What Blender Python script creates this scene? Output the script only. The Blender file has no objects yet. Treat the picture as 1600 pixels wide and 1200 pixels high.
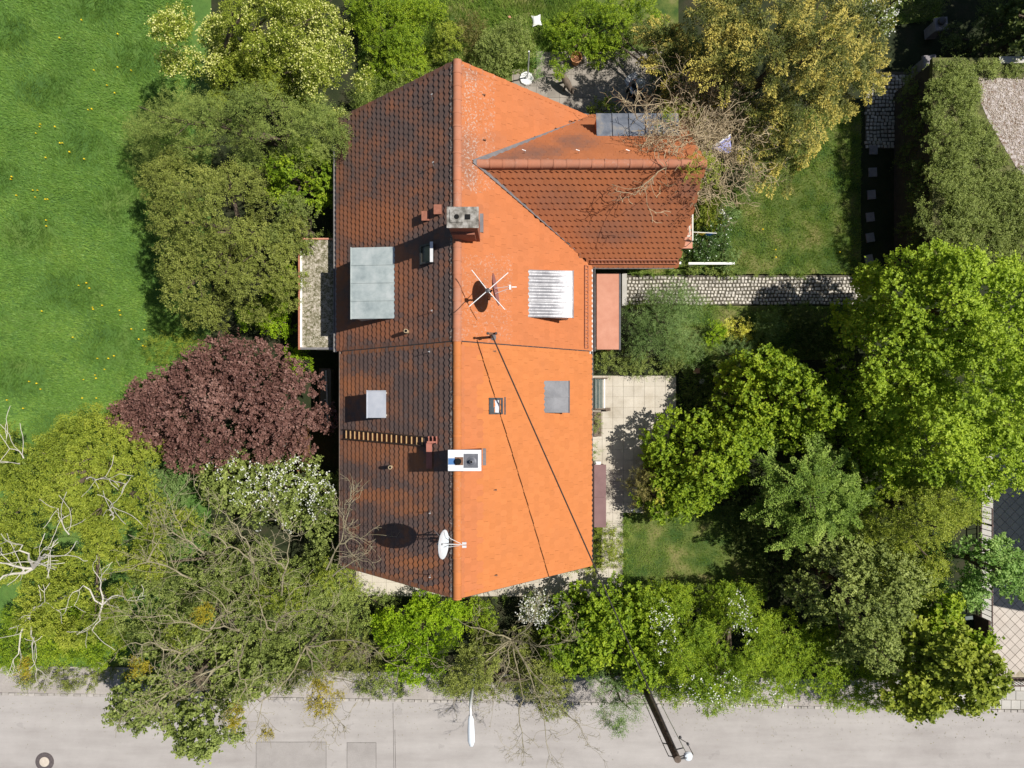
import bpy, math, random
import numpy as np
from mathutils import Vector, Matrix, Euler

# ------------------------------------------------------------------ camera, light, exposure
SC = bpy.context.scene
COL = SC.collection
F = 1066.667          # focal length in photograph pixels
H = 29.5              # drone height above the garden, metres
CX, CY = 800.0, 629.0 # foot of the vertical below the drone, in photograph pixels

cam = bpy.data.cameras.new("drone_camera")
cam.lens = 24.0
cam.sensor_width = 36.0
cam.shift_y = (CY - 600.0) / 1600.0
cam.clip_start = 0.5
cam.clip_end = 600.0
cam_o = bpy.data.objects.new("drone_camera", cam)
cam_o.location = (0, 0, H)
COL.objects.link(cam_o)
SC.camera = cam_o

SUN_EL, SUN_AZ = math.radians(57.0), math.radians(10.0)   # azimuth from +x towards +y
SUN = Vector((math.cos(SUN_EL) * math.cos(SUN_AZ), math.cos(SUN_EL) * math.sin(SUN_AZ), math.sin(SUN_EL)))
world = bpy.data.worlds.new("World")
SC.world = world
world.use_nodes = True
wn = world.node_tree.nodes
bg = wn["Background"]
sky = wn.new("ShaderNodeTexSky")
sky.sky_type = 'NISHITA'
sky.sun_disc = False
sky.sun_elevation = SUN_EL
sky.sun_rotation = math.radians(90.0) - SUN_AZ
world.node_tree.links.new(sky.outputs[0], bg.inputs[0])
bg.inputs[1].default_value = 0.052
sl = bpy.data.lights.new("sun", 'SUN')
sl.energy = 4.7
sl.angle = math.radians(0.5)
sl.color = (1.0, 0.955, 0.88)
sun_o = bpy.data.objects.new("sun", sl)
sun_o.rotation_euler = SUN.to_track_quat('Z', 'Y').to_euler()
sun_o.location = (20, 4, 40)
COL.objects.link(sun_o)
SC.view_settings.view_transform = 'Standard'
SC.view_settings.look = 'None'
SC.view_settings.exposure = 0.35
SC.view_settings.gamma = 1.0
SC.view_settings.use_curve_mapping = False
try:
    SC.cycles.max_bounces = 8
    SC.cycles.transmission_bounces = 4
    SC.cycles.diffuse_bounces = 3
    SC.cycles.caustics_reflective = False
    SC.cycles.caustics_refractive = False
except Exception:
    pass

# ------------------------------------------------------------------ helpers
def W(px, py, z=0.0):
    s = (H - z) / F
    return ((px - CX) * s, (CY - py) * s, z)

def to_px(x, y, z):
    s = F / (H - z)
    return CX + x * s, CY - y * s

def tag(o, label=None, cat=None, group=None, kind=None):
    if label: o["label"] = label
    if cat: o["category"] = cat
    if group: o["group"] = group
    if kind: o["kind"] = kind
    return o

WL = {}
def wl(o):
    return WL.get(o.name, (0.0, 0.0, 0.0)) if o else (0.0, 0.0, 0.0)

def empty(name, loc, label, cat, group=None, kind=None):
    o = bpy.data.objects.new(name, None)
    o.empty_display_size = 0.2
    o.location = loc
    COL.objects.link(o)
    WL[o.name] = tuple(loc)
    return tag(o, label, cat, group, kind)

def link_mesh(name, me, mat, parent=None):
    o = bpy.data.objects.new(name, me)
    if mat is not None and not me.materials:
        me.materials.append(mat)
    COL.objects.link(o)
    if parent is not None:
        o.parent = parent
        WL[o.name] = wl(parent)
    return o

class MB:
    """collects simple shapes and links them as one mesh object"""
    def __init__(self):
        self.v = []; self.f = []; self.smooth = []
    def add(self, vs, fs, smooth=False):
        n = len(self.v)
        self.v.extend([tuple(p) for p in vs])
        for q in fs:
            self.f.append([i + n for i in q]); self.smooth.append(smooth)
        return self
    def hexa(self, p):   # 8 points: bottom 4 ccw, top 4 ccw
        return self.add(p, [(3, 2, 1, 0), (4, 5, 6, 7), (0, 1, 5, 4), (1, 2, 6, 5), (2, 3, 7, 6), (3, 0, 4, 7)])
    def box(self, x0, x1, y0, y1, z0, z1):
        return self.hexa([(x0, y0, z0), (x1, y0, z0), (x1, y1, z0), (x0, y1, z0), (x0, y0, z1), (x1, y0, z1), (x1, y1, z1), (x0, y1, z1)])
    def rbox(self, c, size, rz=0.0, tip=0.0):
        sx, sy, sz = [s / 2 for s in size]
        ca, sa = math.cos(rz), math.sin(rz)
        pts = []
        for dz, k in ((-sz, 1.0), (sz, 1.0 - tip)):
            for dx, dy in ((-sx, -sy), (sx, -sy), (sx, sy), (-sx, sy)):
                dx *= k; dy *= k
                pts.append((c[0] + dx * ca - dy * sa, c[1] + dx * sa + dy * ca, c[2] + dz))
        return self.hexa(pts)
    def prism(self, poly, z0, z1):
        n = len(poly)
        vs = [(x, y, z0) for x, y in poly] + [(x, y, z1) for x, y in poly]
        fs = [tuple(range(n - 1, -1, -1)), tuple(range(n, 2 * n))] + [(i, (i + 1) % n, n + (i + 1) % n, n + i) for i in range(n)]
        return self.add(vs, fs)
    def slab(self, pts, thick, nrm):  # thick sheet from a 3-D polygon
        n = len(pts)
        nr = Vector(nrm).normalized() * thick
        vs = [tuple(Vector(p) - nr) for p in pts] + [tuple(p) for p in pts]
        fs = [tuple(range(n - 1, -1, -1)), tuple(range(n, 2 * n))] + [(i, (i + 1) % n, n + (i + 1) % n, n + i) for i in range(n)]
        return self.add(vs, fs)
    def tube(self, pts, r, sides=6, cap=True):
        pts = [Vector(p) for p in pts]
        n = len(pts)
        rr = r if isinstance(r, (list, tuple)) else [r] * n
        vs = []; up = Vector((0.13, 0.27, 0.95))
        for i, p in enumerate(pts):
            d = (pts[min(i + 1, n - 1)] - pts[max(i - 1, 0)])
            if d.length < 1e-9: d = Vector((0, 0, 1))
            d.normalize()
            a = d.cross(up)
            if a.length < 1e-3: a = d.cross(Vector((1, 0, 0)))
            a.normalize(); b = d.cross(a)
            for k in range(sides):
                t = 2 * math.pi * k / sides
                vs.append(p + (a * math.cos(t) + b * math.sin(t)) * rr[i])
        fs = []
        for i in range(n - 1):
            for k in range(sides):
                k2 = (k + 1) % sides
                fs.append((i * sides + k, i * sides + k2, (i + 1) * sides + k2, (i + 1) * sides + k))
        if cap:
            fs.append(tuple(range(sides - 1, -1, -1)))
            fs.append(tuple((n - 1) * sides + k for k in range(sides)))
        return self.add(vs, fs, True)
    def lathe(self, c, prof, sides=24, axis=(0, 0, 1)):
        """prof: list of (radius, height) turned round axis through c"""
        q = Vector(axis).to_track_quat('Z', 'Y')
        vs = []
        for r, h in prof:
            for k in range(sides):
                t = 2 * math.pi * k / sides
                vs.append(Vector(c) + q @ Vector((r * math.cos(t), r * math.sin(t), h)))
        fs = []
        for i in range(len(prof) - 1):
            for k in range(sides):
                k2 = (k + 1) % sides
                fs.append((i * sides + k, i * sides + k2, (i + 1) * sides + k2, (i + 1) * sides + k))
        fs.append(tuple(range(sides - 1, -1, -1)))
        fs.append(tuple((len(prof) - 1) * sides + k for k in range(sides)))
        return self.add(vs, fs, True)
    def mesh(self, name, off=(0, 0, 0)):
        me = bpy.data.meshes.new(name)
        ox, oy, oz = off
        me.from_pydata([(x - ox, y - oy, z - oz) for x, y, z in self.v], [], self.f)
        if any(self.smooth):
            me.polygons.foreach_set("use_smooth", self.smooth)
            try: me.set_sharp_from_angle(angle=math.radians(40))
            except Exception: pass
        me.update()
        return me
    def build(self, name, mat, parent=None, label=None, cat=None, group=None, kind=None):
        o = link_mesh(name, self.mesh(name, wl(parent)), mat, parent)
        return tag(o, label, cat, group, kind)

def one(fn, name, mat, parent=None, **kw):
    m = MB(); fn(m); return m.build(name, mat, parent, **kw)

# ------------------------------------------------------------------ materials
class NT:
    def __init__(self, name):
        self.m = bpy.data.materials.new(name)
        self.m.use_nodes = True
        self.t = self.m.node_tree
        for n in list(self.t.nodes): self.t.nodes.remove(n)
        self.out = self.t.nodes.new("ShaderNodeOutputMaterial")
    def n(self, typ, props=None, **inp):
        nd = self.t.nodes.new(typ)
        for k, v in (props or {}).items(): setattr(nd, k, v)
        for k, v in inp.items():
            key = int(k[1:]) if k[0] == '_' else k.replace('__', ' ')
            self.set(nd.inputs[key], v)
        return nd
    def set(self, sock, v):
        if hasattr(v, 'is_linked') or isinstance(v, bpy.types.NodeSocket): self.t.links.new(v, sock)
        else: sock.default_value = v
    def pos(self):
        return self.n("ShaderNodeNewGeometry").outputs["Position"]
    def noise(self, scale, detail=4.0, rough=0.55, vec=None, dist=0.0):
        nd = self.n("ShaderNodeTexNoise", None, Scale=scale, Detail=detail, Roughness=rough, Distortion=dist)
        self.set(nd.inputs["Vector"], vec if vec is not None else self.pos())
        return nd.outputs[0]
    def math(self, op, a, b=0.0, clamp=False):
        return self.n("ShaderNodeMath", {'operation': op, 'use_clamp': clamp}, _0=a, _1=b).outputs[0]
    def mix(self, fac, a, b, mode='MIX'):
        nd = self.n("ShaderNodeMix", {'data_type': 'RGBA', 'blend_type': mode})
        self.set(nd.inputs[0], fac)
        self.set(nd.inputs[6], a if not isinstance(a, tuple) else (*a, 1.0)[:4])
        self.set(nd.inputs[7], b if not isinstance(b, tuple) else (*b, 1.0)[:4])
        return nd.outputs[2]
    def ramp(self, fac, cols, lo=0.3, hi=0.7):
        nd = self.n("ShaderNodeValToRGB")
        e = nd.color_ramp.elements
        k = len(cols)
        while len(e) < k: e.new(0.5)
        for i, c in enumerate(cols):
            e[i].position = lo + (hi - lo) * i / max(1, k - 1)
            e[i].color = (*c, 1.0)
        self.set(nd.inputs[0], fac)
        return nd.outputs[0]
    def attr(self, name, typ='GEOMETRY'):
        return self.n("ShaderNodeAttribute", {'attribute_name': name, 'attribute_type': typ}).outputs["Fac"]
    def scale(self, col, fac):   # multiply a colour by a value
        c = self.n("ShaderNodeVectorMath", {'operation': 'SCALE'})
        self.set(c.inputs[0], col); self.set(c.inputs["Scale"], fac)
        return c.outputs[0]
    def bsdf(self, col, rough=0.8, metal=0.0, spec=0.3, normal=None):
        b = self.n("ShaderNodeBsdfPrincipled")
        self.set(b.inputs["Base Color"], col if not isinstance(col, tuple) else (*col, 1.0)[:4])
        self.set(b.inputs["Roughness"], rough)
        b.inputs["Metallic"].default_value = metal
        b.inputs["Specular IOR Level"].default_value = spec
        if normal is not None: self.set(b.inputs["Normal"], normal)
        return b.outputs[0]
    def bump(self, h, strength=0.3, dist=0.02):
        return self.n("ShaderNodeBump", None, Strength=strength, Distance=dist, Height=h).outputs[0]
    def done(self, sh):
        self.t.links.new(sh, self.out.inputs[0])
        return self.m

def surf(name, cols, scale=3.0, rough=0.8, metal=0.0, spec=0.3, bump=0.15, bscale=40.0, bdist=0.01, fine=0.15, island=0.0, lo=0.3, hi=0.7):
    t = NT(name)
    c = t.ramp(t.noise(scale, 6.0, 0.6), cols, lo, hi)
    k = t.math('ADD', 1.0 - fine, t.math('MULTIPLY', t.noise(scale * 13.0, 3.0, 0.6), 2 * fine))
    if island:
        g = t.n("ShaderNodeNewGeometry").outputs["Random Per Island"]
        ob = t.n("ShaderNodeObjectInfo").outputs["Random"]
        r = t.math('FRACT', t.math('ADD', g, ob))
        k = t.math('MULTIPLY', k, t.math('ADD', 1.0 - island, t.math('MULTIPLY', r, 2 * island)))
    c = t.scale(c, k)
    nrm = t.bump(t.noise(bscale, 4.0, 0.6), bump, bdist) if bump else None
    return t.done(t.bsdf(c, rough, metal, spec, nrm))

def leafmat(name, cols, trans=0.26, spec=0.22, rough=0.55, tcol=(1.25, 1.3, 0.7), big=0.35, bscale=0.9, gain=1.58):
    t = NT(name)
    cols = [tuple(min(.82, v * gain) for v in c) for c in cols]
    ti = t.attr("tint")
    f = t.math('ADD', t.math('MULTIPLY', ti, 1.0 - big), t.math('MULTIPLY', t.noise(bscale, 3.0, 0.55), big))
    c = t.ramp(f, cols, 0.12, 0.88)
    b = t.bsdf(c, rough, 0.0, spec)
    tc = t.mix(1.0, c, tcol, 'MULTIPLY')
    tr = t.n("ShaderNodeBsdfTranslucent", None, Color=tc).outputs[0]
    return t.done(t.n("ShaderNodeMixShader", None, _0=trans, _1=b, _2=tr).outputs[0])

def tilemat(name, orange, orange2, dark, dark2, lich=(0.42, 0.40, 0.36), rough=0.85):
    t = NT(name)
    g = t.n("ShaderNodeNewGeometry").outputs["Random Per Island"]
    ob = t.n("ShaderNodeObjectInfo").outputs["Random"]
    r = t.math('FRACT', t.math('ADD', g, ob))
    st = t.math('ADD', t.attr("stain"), t.attr("stain", 'OBJECT'))
    li = t.math('ADD', t.attr("lichen"), t.attr("lichen", 'OBJECT'))
    n1 = t.noise(1.3, 5.0, 0.6)
    n2 = t.noise(9.0, 5.0, 0.65)
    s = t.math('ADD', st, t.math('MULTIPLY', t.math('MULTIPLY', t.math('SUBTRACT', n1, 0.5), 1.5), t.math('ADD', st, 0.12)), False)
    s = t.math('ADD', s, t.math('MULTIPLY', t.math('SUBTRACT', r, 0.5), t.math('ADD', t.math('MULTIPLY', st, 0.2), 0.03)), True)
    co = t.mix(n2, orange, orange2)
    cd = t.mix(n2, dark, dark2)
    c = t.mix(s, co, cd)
    k = t.math('ADD', 0.94, t.math('MULTIPLY', r, 0.12))
    c = t.scale(c, k)
    n3 = t.noise(13.0, 6.0, 0.72)
    lf = t.math('MULTIPLY', li, t.math('GREATER_THAN', t.math('ADD', n3, t.math('MULTIPLY', li, .08)), 0.60))
    c = t.mix(t.math('MULTIPLY', lf, 0.85, True), c, lich)
    nrm = t.bump(t.noise(60.0, 4.0, 0.6), 0.2, 0.006)
    return t.done(t.bsdf(c, rough, 0.0, 0.25, nrm))

M = {}
M['ground'] = surf('soil_and_litter', [(0.014, 0.020, 0.007), (0.024, 0.032, 0.011), (0.040, 0.036, 0.020)], 1.2, 0.95, fine=0.35, bump=0.5, bdist=0.04, bscale=18)
M['meadow'] = surf('meadow_turf', [(0.045, 0.10, 0.022), (0.08, 0.16, 0.03), (0.12, 0.185, 0.04)], 0.5, 0.95, fine=0.3, bump=0.6, bdist=0.05, bscale=22)
M['lawn'] = surf('lawn_turf', [(0.04, 0.08, 0.015), (0.10, 0.13, 0.028), (0.20, 0.18, 0.07)], 0.9, 0.95, fine=0.3, bump=0.5, bdist=0.04, bscale=22, lo=0.38, hi=0.68)
def roadmat():
    t = NT('sunbleached_asphalt')
    p = t.pos()
    mp = t.n("ShaderNodeMapping", None, Vector=p, Scale=(0.25, 1.6, 1.0)).outputs[0]
    streak = t.noise(1.2, 5.0, 0.6, mp)
    big = t.noise(0.35, 4.0, 0.6)
    f = t.math('ADD', t.math('MULTIPLY', streak, 0.55), t.math('MULTIPLY', big, 0.45))
    c = t.ramp(f, [(0.285, 0.262, 0.25), (0.345, 0.322, 0.308), (0.395, 0.37, 0.355)], 0.32, 0.68)
    sp = t.noise(38.0, 3.0, 0.7)
    c = t.scale(c, t.math('ADD', 0.84, t.math('MULTIPLY', sp, 0.32)))
    sp2 = t.noise(2.2, 6.0, 0.7)
    c = t.scale(c, t.math('ADD', 0.90, t.math('MULTIPLY', sp2, 0.2)))
    oil = t.math('MULTIPLY', t.math('GREATER_THAN', t.noise(1.1, 4.0, 0.6), 0.66), 0.22)
    c = t.mix(oil, c, (0.17, 0.16, 0.155))
    return t.done(t.bsdf(c, 0.92, 0.0, 0.2, t.bump(t.noise(120.0, 3.0, 0.7), 0.35, 0.006)))
M['road'] = roadmat()
M['road_patch'] = surf('asphalt_repair', [(0.27, 0.25, 0.238), (0.335, 0.312, 0.298)], 1.5, 0.92, fine=0.14, bump=0.3, bscale=110, bdist=0.006)
M['road_seam'] = surf('dark_tar_seam', [(0.10, 0.095, 0.09), (0.17, 0.16, 0.15)], 3, 0.85, bump=0.1)
M['pavement'] = surf('pavement_asphalt', [(0.29, 0.262, 0.24), (0.37, 0.34, 0.318)], 1.1, 0.92, fine=0.2, bump=0.3, bscale=90, bdist=0.006)
M['kerb'] = surf('granite_kerb', [(0.27, 0.25, 0.23), (0.40, 0.37, 0.345)], 6, 0.85, island=0.18)
M['slab'] = surf('sandy_concrete_slab', [(0.38, 0.335, 0.265), (0.475, 0.43, 0.36), (0.53, 0.485, 0.41)], 1.1, 0.85, fine=0.10, bump=0.12, island=0.05)
M['slab_joint'] = surf('joint_sand', [(0.27, 0.235, 0.17), (0.40, 0.355, 0.27)], 5, 0.95, fine=0.2)
M['patio'] = surf('grey_patio_slab', [(0.22, 0.195, 0.165), (0.32, 0.285, 0.245)], 1.6, 0.85, fine=0.12, island=0.08)
M['cobble'] = surf('granite_sett', [(0.33, 0.305, 0.26), (0.46, 0.425, 0.37), (0.54, 0.51, 0.46)], 5.0, 0.8, fine=0.12, island=0.22)
M['cobble_joint'] = surf('dark_joint_grit', [(0.06, 0.055, 0.04), (0.12, 0.105, 0.08)], 8, 0.95, fine=0.3)
M['paver'] = surf('beige_drive_paver', [(0.42, 0.37, 0.325), (0.50, 0.45, 0.40)], 1.5, 0.85, fine=0.07, island=0.06)
M['sidewalk'] = surf('light_pavement_slab', [(0.36, 0.345, 0.315), (0.45, 0.43, 0.395)], 1.5, 0.85, fine=0.08, island=0.10)
M['gravel'] = surf('roof_gravel', [(0.10, 0.095, 0.045), (0.24, 0.215, 0.15), (0.55, 0.49, 0.43)], 9.0, 0.95, fine=0.45, bump=0.8, bscale=40, bdist=0.03, lo=0.36, hi=0.66)
M['gravel_pale'] = surf('pale_roof_gravel', [(0.15, 0.09, 0.05), (0.30, 0.25, 0.22), (0.50, 0.45, 0.43)], 10.0, 0.95, fine=0.45, bump=0.8, bscale=40, bdist=0.03, lo=0.34, hi=0.6)
M['tile_n'] = tilemat('weathered_clay_tile', (0.425, 0.138, 0.048), (0.465, 0.158, 0.060), (0.105, 0.072, 0.064), (0.150, 0.098, 0.084))
M['tile_s'] = tilemat('bright_clay_tile', (0.455, 0.153, 0.046), (0.49, 0.170, 0.055), (0.105, 0.072, 0.064), (0.150, 0.098, 0.084))
M['ridge'] = tilemat('ridge_clay', (0.44, 0.14, 0.06), (0.50, 0.18, 0.085), (0.24, 0.13, 0.10), (0.33, 0.20, 0.15))
M['deck'] = surf('roof_underlay', [(0.22, 0.08, 0.035), (0.30, 0.11, 0.05)], 4, 0.95)
M['wall'] = surf('cream_render', [(0.62, 0.56, 0.46), (0.70, 0.65, 0.55)], 1.5, 0.9, fine=0.06, bump=0.2, bscale=80, bdist=0.004)
M['wood'] = surf('brown_wood', [(0.15, 0.075, 0.035), (0.25, 0.13, 0.06)], 6, 0.7, fine=0.2)
M['oldwood'] = surf('grey_brown_weathered_wood', [(0.10, 0.075, 0.055), (0.20, 0.155, 0.12)], 7, 0.9, fine=0.3, bump=0.4)
M['rung'] = surf('sunlit_pine_rung', [(0.36, 0.22, 0.10), (0.48, 0.30, 0.14)], 9, 0.75, fine=0.15)
M['darkwood'] = surf('dark_brown_wood', [(0.045, 0.026, 0.018), (0.09, 0.055, 0.04)], 6, 0.75)
M['glass'] = surf('window_glass', [(0.04, 0.05, 0.055), (0.07, 0.08, 0.085)], 1, 0.08, spec=0.7, bump=0)
M['zinc'] = surf('weathered_zinc', [(0.27, 0.32, 0.325), (0.40, 0.455, 0.45), (0.52, 0.56, 0.55)], 2.2, 0.5, 0.35, 0.5, fine=0.1, bump=0.1, bscale=6, bdist=0.02)
M['zinc_bright'] = surf('bright_crumpled_zinc', [(0.17, 0.17, 0.185), (0.30, 0.30, 0.315)], 2.5, 0.45, 0.5, 0.5, fine=0.08, bump=0.25, bscale=5, bdist=0.03)
M['zinc_plain'] = surf('pale_zinc_sheet', [(0.44, 0.47, 0.53), (0.56, 0.58, 0.63)], 3, 0.45, 0.4, 0.5, fine=0.08, bump=0.2, bscale=5, bdist=0.02)
M['lead'] = surf('dark_lead_sheet', [(0.065, 0.068, 0.08), (0.105, 0.108, 0.122)], 3, 0.5, 0.25, 0.5, fine=0.1, bump=0.2, bscale=7, bdist=0.015)
M['flash'] = surf('grey_valley_flashing', [(0.13, 0.125, 0.135), (0.22, 0.21, 0.215)], 4, 0.6, 0.3, 0.4, fine=0.15)
M['slate_sheet'] = surf('blue_grey_standing_sheet', [(0.10, 0.115, 0.145), (0.17, 0.185, 0.215), (0.30, 0.27, 0.23)], 2.6, 0.5, 0.25, 0.45, fine=0.18, lo=0.34, hi=0.74)
M['gutter'] = surf('zinc_gutter', [(0.22, 0.205, 0.20), (0.34, 0.325, 0.32)], 4, 0.45, 0.5, 0.5, fine=0.15)
M['gutter_dark'] = surf('dark_gutter', [(0.045, 0.045, 0.05), (0.08, 0.08, 0.09)], 4, 0.5, 0.3, 0.5)
M['gutter_brown'] = surf('worn_copper_gutter', [(0.16, 0.11, 0.085), (0.27, 0.20, 0.165)], 4, 0.55, 0.3, 0.5)
M['guard'] = surf('clay_red_painted_steel', [(0.34, 0.13, 0.075), (0.44, 0.19, 0.12)], 8, 0.6)
M['redstep'] = surf('brick_red_painted_plate', [(0.30, 0.105, 0.075), (0.38, 0.145, 0.105)], 6, 0.65)
M['chim_steel'] = surf('sooty_stainless_cap', [(0.075, 0.07, 0.058), (0.22, 0.205, 0.18), (0.40, 0.385, 0.355)], 4.5, 0.5, 0.35, 0.5, fine=0.2, lo=0.34, hi=0.64)
M['chim_white'] = surf('clean_white_cap', [(0.62, 0.64, 0.67), (0.70, 0.72, 0.74)], 3, 0.45, 0.1, 0.5, fine=0.05)
M['brick_red'] = surf('chimney_brick', [(0.22, 0.085, 0.055), (0.32, 0.13, 0.085)], 9, 0.85, fine=0.2)
M['soot'] = surf('soot', [(0.006, 0.006, 0.006), (0.012, 0.012, 0.012)], 8, 0.95)
M['greyplate'] = surf('grey_flue_plate', [(0.105, 0.11, 0.13), (0.15, 0.155, 0.175)], 6, 0.5, 0.2)
M['bluefilm'] = surf('blue_film', [(0.06, 0.15, 0.34), (0.08, 0.19, 0.40)], 6, 0.4)
M['white'] = surf('white_paint', [(0.74, 0.74, 0.73), (0.80, 0.80, 0.79)], 4, 0.5, fine=0.05, bump=0)
M['dish_white'] = surf('pale_dish_enamel', [(0.56, 0.61, 0.66), (0.64, 0.68, 0.72)], 5, 0.4, fine=0.04, bump=0)
M['dish_red'] = surf('faded_brick_red_dish', [(0.24, 0.095, 0.085), (0.30, 0.125, 0.11)], 5, 0.6, fine=0.08, bump=0)
M['alu'] = surf('aluminium_rod', [(0.66, 0.66, 0.66), (0.74, 0.74, 0.74)], 5, 0.35, 0.3, fine=0.05, bump=0)
M['darkmetal'] = surf('dark_galvanised_metal', [(0.05, 0.05, 0.055), (0.10, 0.10, 0.105)], 8, 0.55, 0.4)
M['rust'] = surf('rusty_mast', [(0.12, 0.06, 0.035), (0.23, 0.12, 0.075)], 10, 0.8)
M['ceramic'] = surf('beige_clay_pipe', [(0.44, 0.33, 0.20), (0.56, 0.44, 0.28)], 8, 0.8)
M['cable'] = surf('black_cable', [(0.015, 0.012, 0.012), (0.03, 0.025, 0.02)], 4, 0.7, bump=0)
M['garage_wall'] = surf('shade_darkened_wall', [(0.035, 0.03, 0.026), (0.06, 0.05, 0.045)], 4, 0.9)  # shade of the garage's west side is put into this near-black wall colour
M['moss_roof'] = surf('mossy_roof', [(0.05, 0.055, 0.02), (0.10, 0.105, 0.035), (0.16, 0.15, 0.07)], 5, 0.95, fine=0.4, bump=0.8, bscale=30, bdist=0.04)
M['pole'] = surf('old_timber_pole', [(0.075, 0.055, 0.042), (0.16, 0.125, 0.10)], 5, 0.9, fine=0.3, bump=0.4)
M['salmon'] = surf('salmon_roof_felt', [(0.46, 0.205, 0.135), (0.55, 0.27, 0.185)], 2.2, 0.85, fine=0.1)
M['maroon'] = surf('maroon_board', [(0.155, 0.085, 0.085), (0.20, 0.115, 0.113)], 2.0, 0.6, fine=0.06)
M['benchgreen'] = surf('dark_green_bench_paint', [(0.05, 0.075, 0.07), (0.105, 0.135, 0.125)], 8, 0.55, fine=0.25)
M['terracotta'] = surf('terracotta', [(0.42, 0.19, 0.09), (0.52, 0.26, 0.13)], 6, 0.8)
M['brick_o'] = surf('orange_brick', [(0.42, 0.19, 0.11), (0.5, 0.24, 0.15)], 9, 0.85)
M['stone'] = surf('pale_stone', [(0.38, 0.35, 0.27), (0.52, 0.49, 0.40)], 5, 0.85, fine=0.15)
M['pillar'] = surf('grey_pillar_stone', [(0.19, 0.175, 0.185), (0.27, 0.25, 0.26)], 5, 0.85)
M['yellow'] = surf('yellow_cloth', [(0.76, 0.58, 0.05), (0.80, 0.62, 0.07)], 4, 0.8, bump=0)
M['blue'] = surf('blue_cloth', [(0.03, 0.16, 0.50), (0.04, 0.20, 0.56)], 4, 0.8, bump=0)
M['lilac'] = surf('lilac_blue_canvas', [(0.30, 0.31, 0.62), (0.42, 0.43, 0.74)], 4, 0.8, fine=0.05)
M['fence_brown'] = surf('brown_painted_steel', [(0.07, 0.04, 0.035), (0.11, 0.065, 0.055)], 6, 0.6)
M['dark_panel'] = surf('dark_greenish_panel', [(0.12, 0.12, 0.09), (0.17, 0.17, 0.13)], 3, 0.35, spec=0.5)
M['manhole'] = surf('cast_iron', [(0.085, 0.07, 0.07), (0.14, 0.12, 0.12)], 20, 0.6, 0.2)
M['manhole_fill'] = surf('manhole_concrete', [(0.46, 0.40, 0.33), (0.55, 0.48, 0.41)], 12, 0.9)
M['dandelion'] = surf('dandelion_yellow', [(0.80, 0.55, 0.01), (0.85, 0.62, 0.02)], 4, 0.8, bump=0)
M['skin'] = surf('skin', [(0.46, 0.27, 0.19), (0.52, 0.32, 0.23)], 8, 0.55, bump=0, fine=0.04)
M['shirt'] = surf('pale_blue_shirt', [(0.50, 0.60, 0.72), (0.58, 0.67, 0.77)], 5, 0.85, bump=0.1, fine=0.06)
M['trousers'] = surf('dark_trousers', [(0.02, 0.022, 0.03), (0.035, 0.037, 0.045)], 8, 0.85)
M['straw'] = surf('pale_straw', [(0.62, 0.60, 0.52), (0.70, 0.68, 0.61)], 14, 0.85, fine=0.12)
M['ribbon'] = surf('grey_ribbon', [(0.16, 0.17, 0.18), (0.22, 0.23, 0.24)], 14, 0.85)
M['paper'] = surf('printed_paper', [(0.50, 0.53, 0.56), (0.66, 0.68, 0.70)], 22, 0.8, bump=0, fine=0.12)
M['hair'] = surf('grey_hair', [(0.2, 0.19, 0.18), (0.3, 0.29, 0.28)], 20, 0.7)

# foliage: real leaf colours
M['lf_lime'] = leafmat('lime_maple_leaf', [(0.085, 0.145, 0.012), (0.185, 0.255, 0.018), (0.29, 0.36, 0.035)], 0.30)
M['lf_bright'] = leafmat('fresh_green_leaf', [(0.056, 0.104, 0.008), (0.14, 0.205, 0.012), (0.26, 0.315, 0.022)], 0.30)
M['lf_yel'] = leafmat('yellow_green_leaf', [(0.075, 0.105, 0.012), (0.165, 0.20, 0.022), (0.28, 0.30, 0.04)], 0.28)
M['lf_mid'] = leafmat('mid_green_leaf', [(0.058, 0.085, 0.020), (0.128, 0.165, 0.036), (0.225, 0.255, 0.062)], 0.26, gain=1.8)
M['lf_olive'] = leafmat('olive_leaf', [(0.060, 0.062, 0.018), (0.118, 0.14, 0.026), (0.215, 0.228, 0.055)], 0.24, gain=1.75)
M['lf_oliveg'] = leafmat('dull_olive_green_leaf', [(0.060, 0.080, 0.020), (0.125, 0.155, 0.036), (0.215, 0.245, 0.07)], 0.26, gain=1.8)
M['lf_purple'] = leafmat('copper_maple_leaf', [(0.050, 0.022, 0.018), (0.125, 0.062, 0.050), (0.22, 0.125, 0.10)], 0.16, tcol=(1.3, 0.75, 0.6), gain=1.4)
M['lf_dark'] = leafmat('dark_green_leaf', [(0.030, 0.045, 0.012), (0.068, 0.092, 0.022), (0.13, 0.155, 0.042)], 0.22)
M['lf_blue'] = leafmat('blue_green_leaf', [(0.052, 0.115, 0.02), (0.125, 0.215, 0.045), (0.235, 0.32, 0.095)], 0.26)
M['lf_lush'] = leafmat('vivid_lime_leaf', [(0.07, 0.135, 0.006), (0.165, 0.255, 0.008), (0.28, 0.37, 0.015)], 0.32)
M['lf_gold'] = leafmat('golden_yew_needle', [(0.032, 0.046, 0.010), (0.115, 0.125, 0.026), (0.43, 0.36, 0.085)], 0.18, big=0.15, rough=0.55, gain=1.4)
M['lf_plume'] = leafmat('pale_plume_leaf', [(0.062, 0.11, 0.016), (0.15, 0.22, 0.036), (0.275, 0.34, 0.08)], 0.26)
M['lf_fern'] = leafmat('soft_grey_green_leaf', [(0.05, 0.09, 0.024), (0.11, 0.17, 0.048), (0.19, 0.25, 0.09)], 0.26)
M['lf_gloss'] = leafmat('glossy_dark_leaf', [(0.025, 0.05, 0.012), (0.05, 0.095, 0.02), (0.10, 0.15, 0.04)], 0.18, spec=0.6, rough=0.3)
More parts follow.
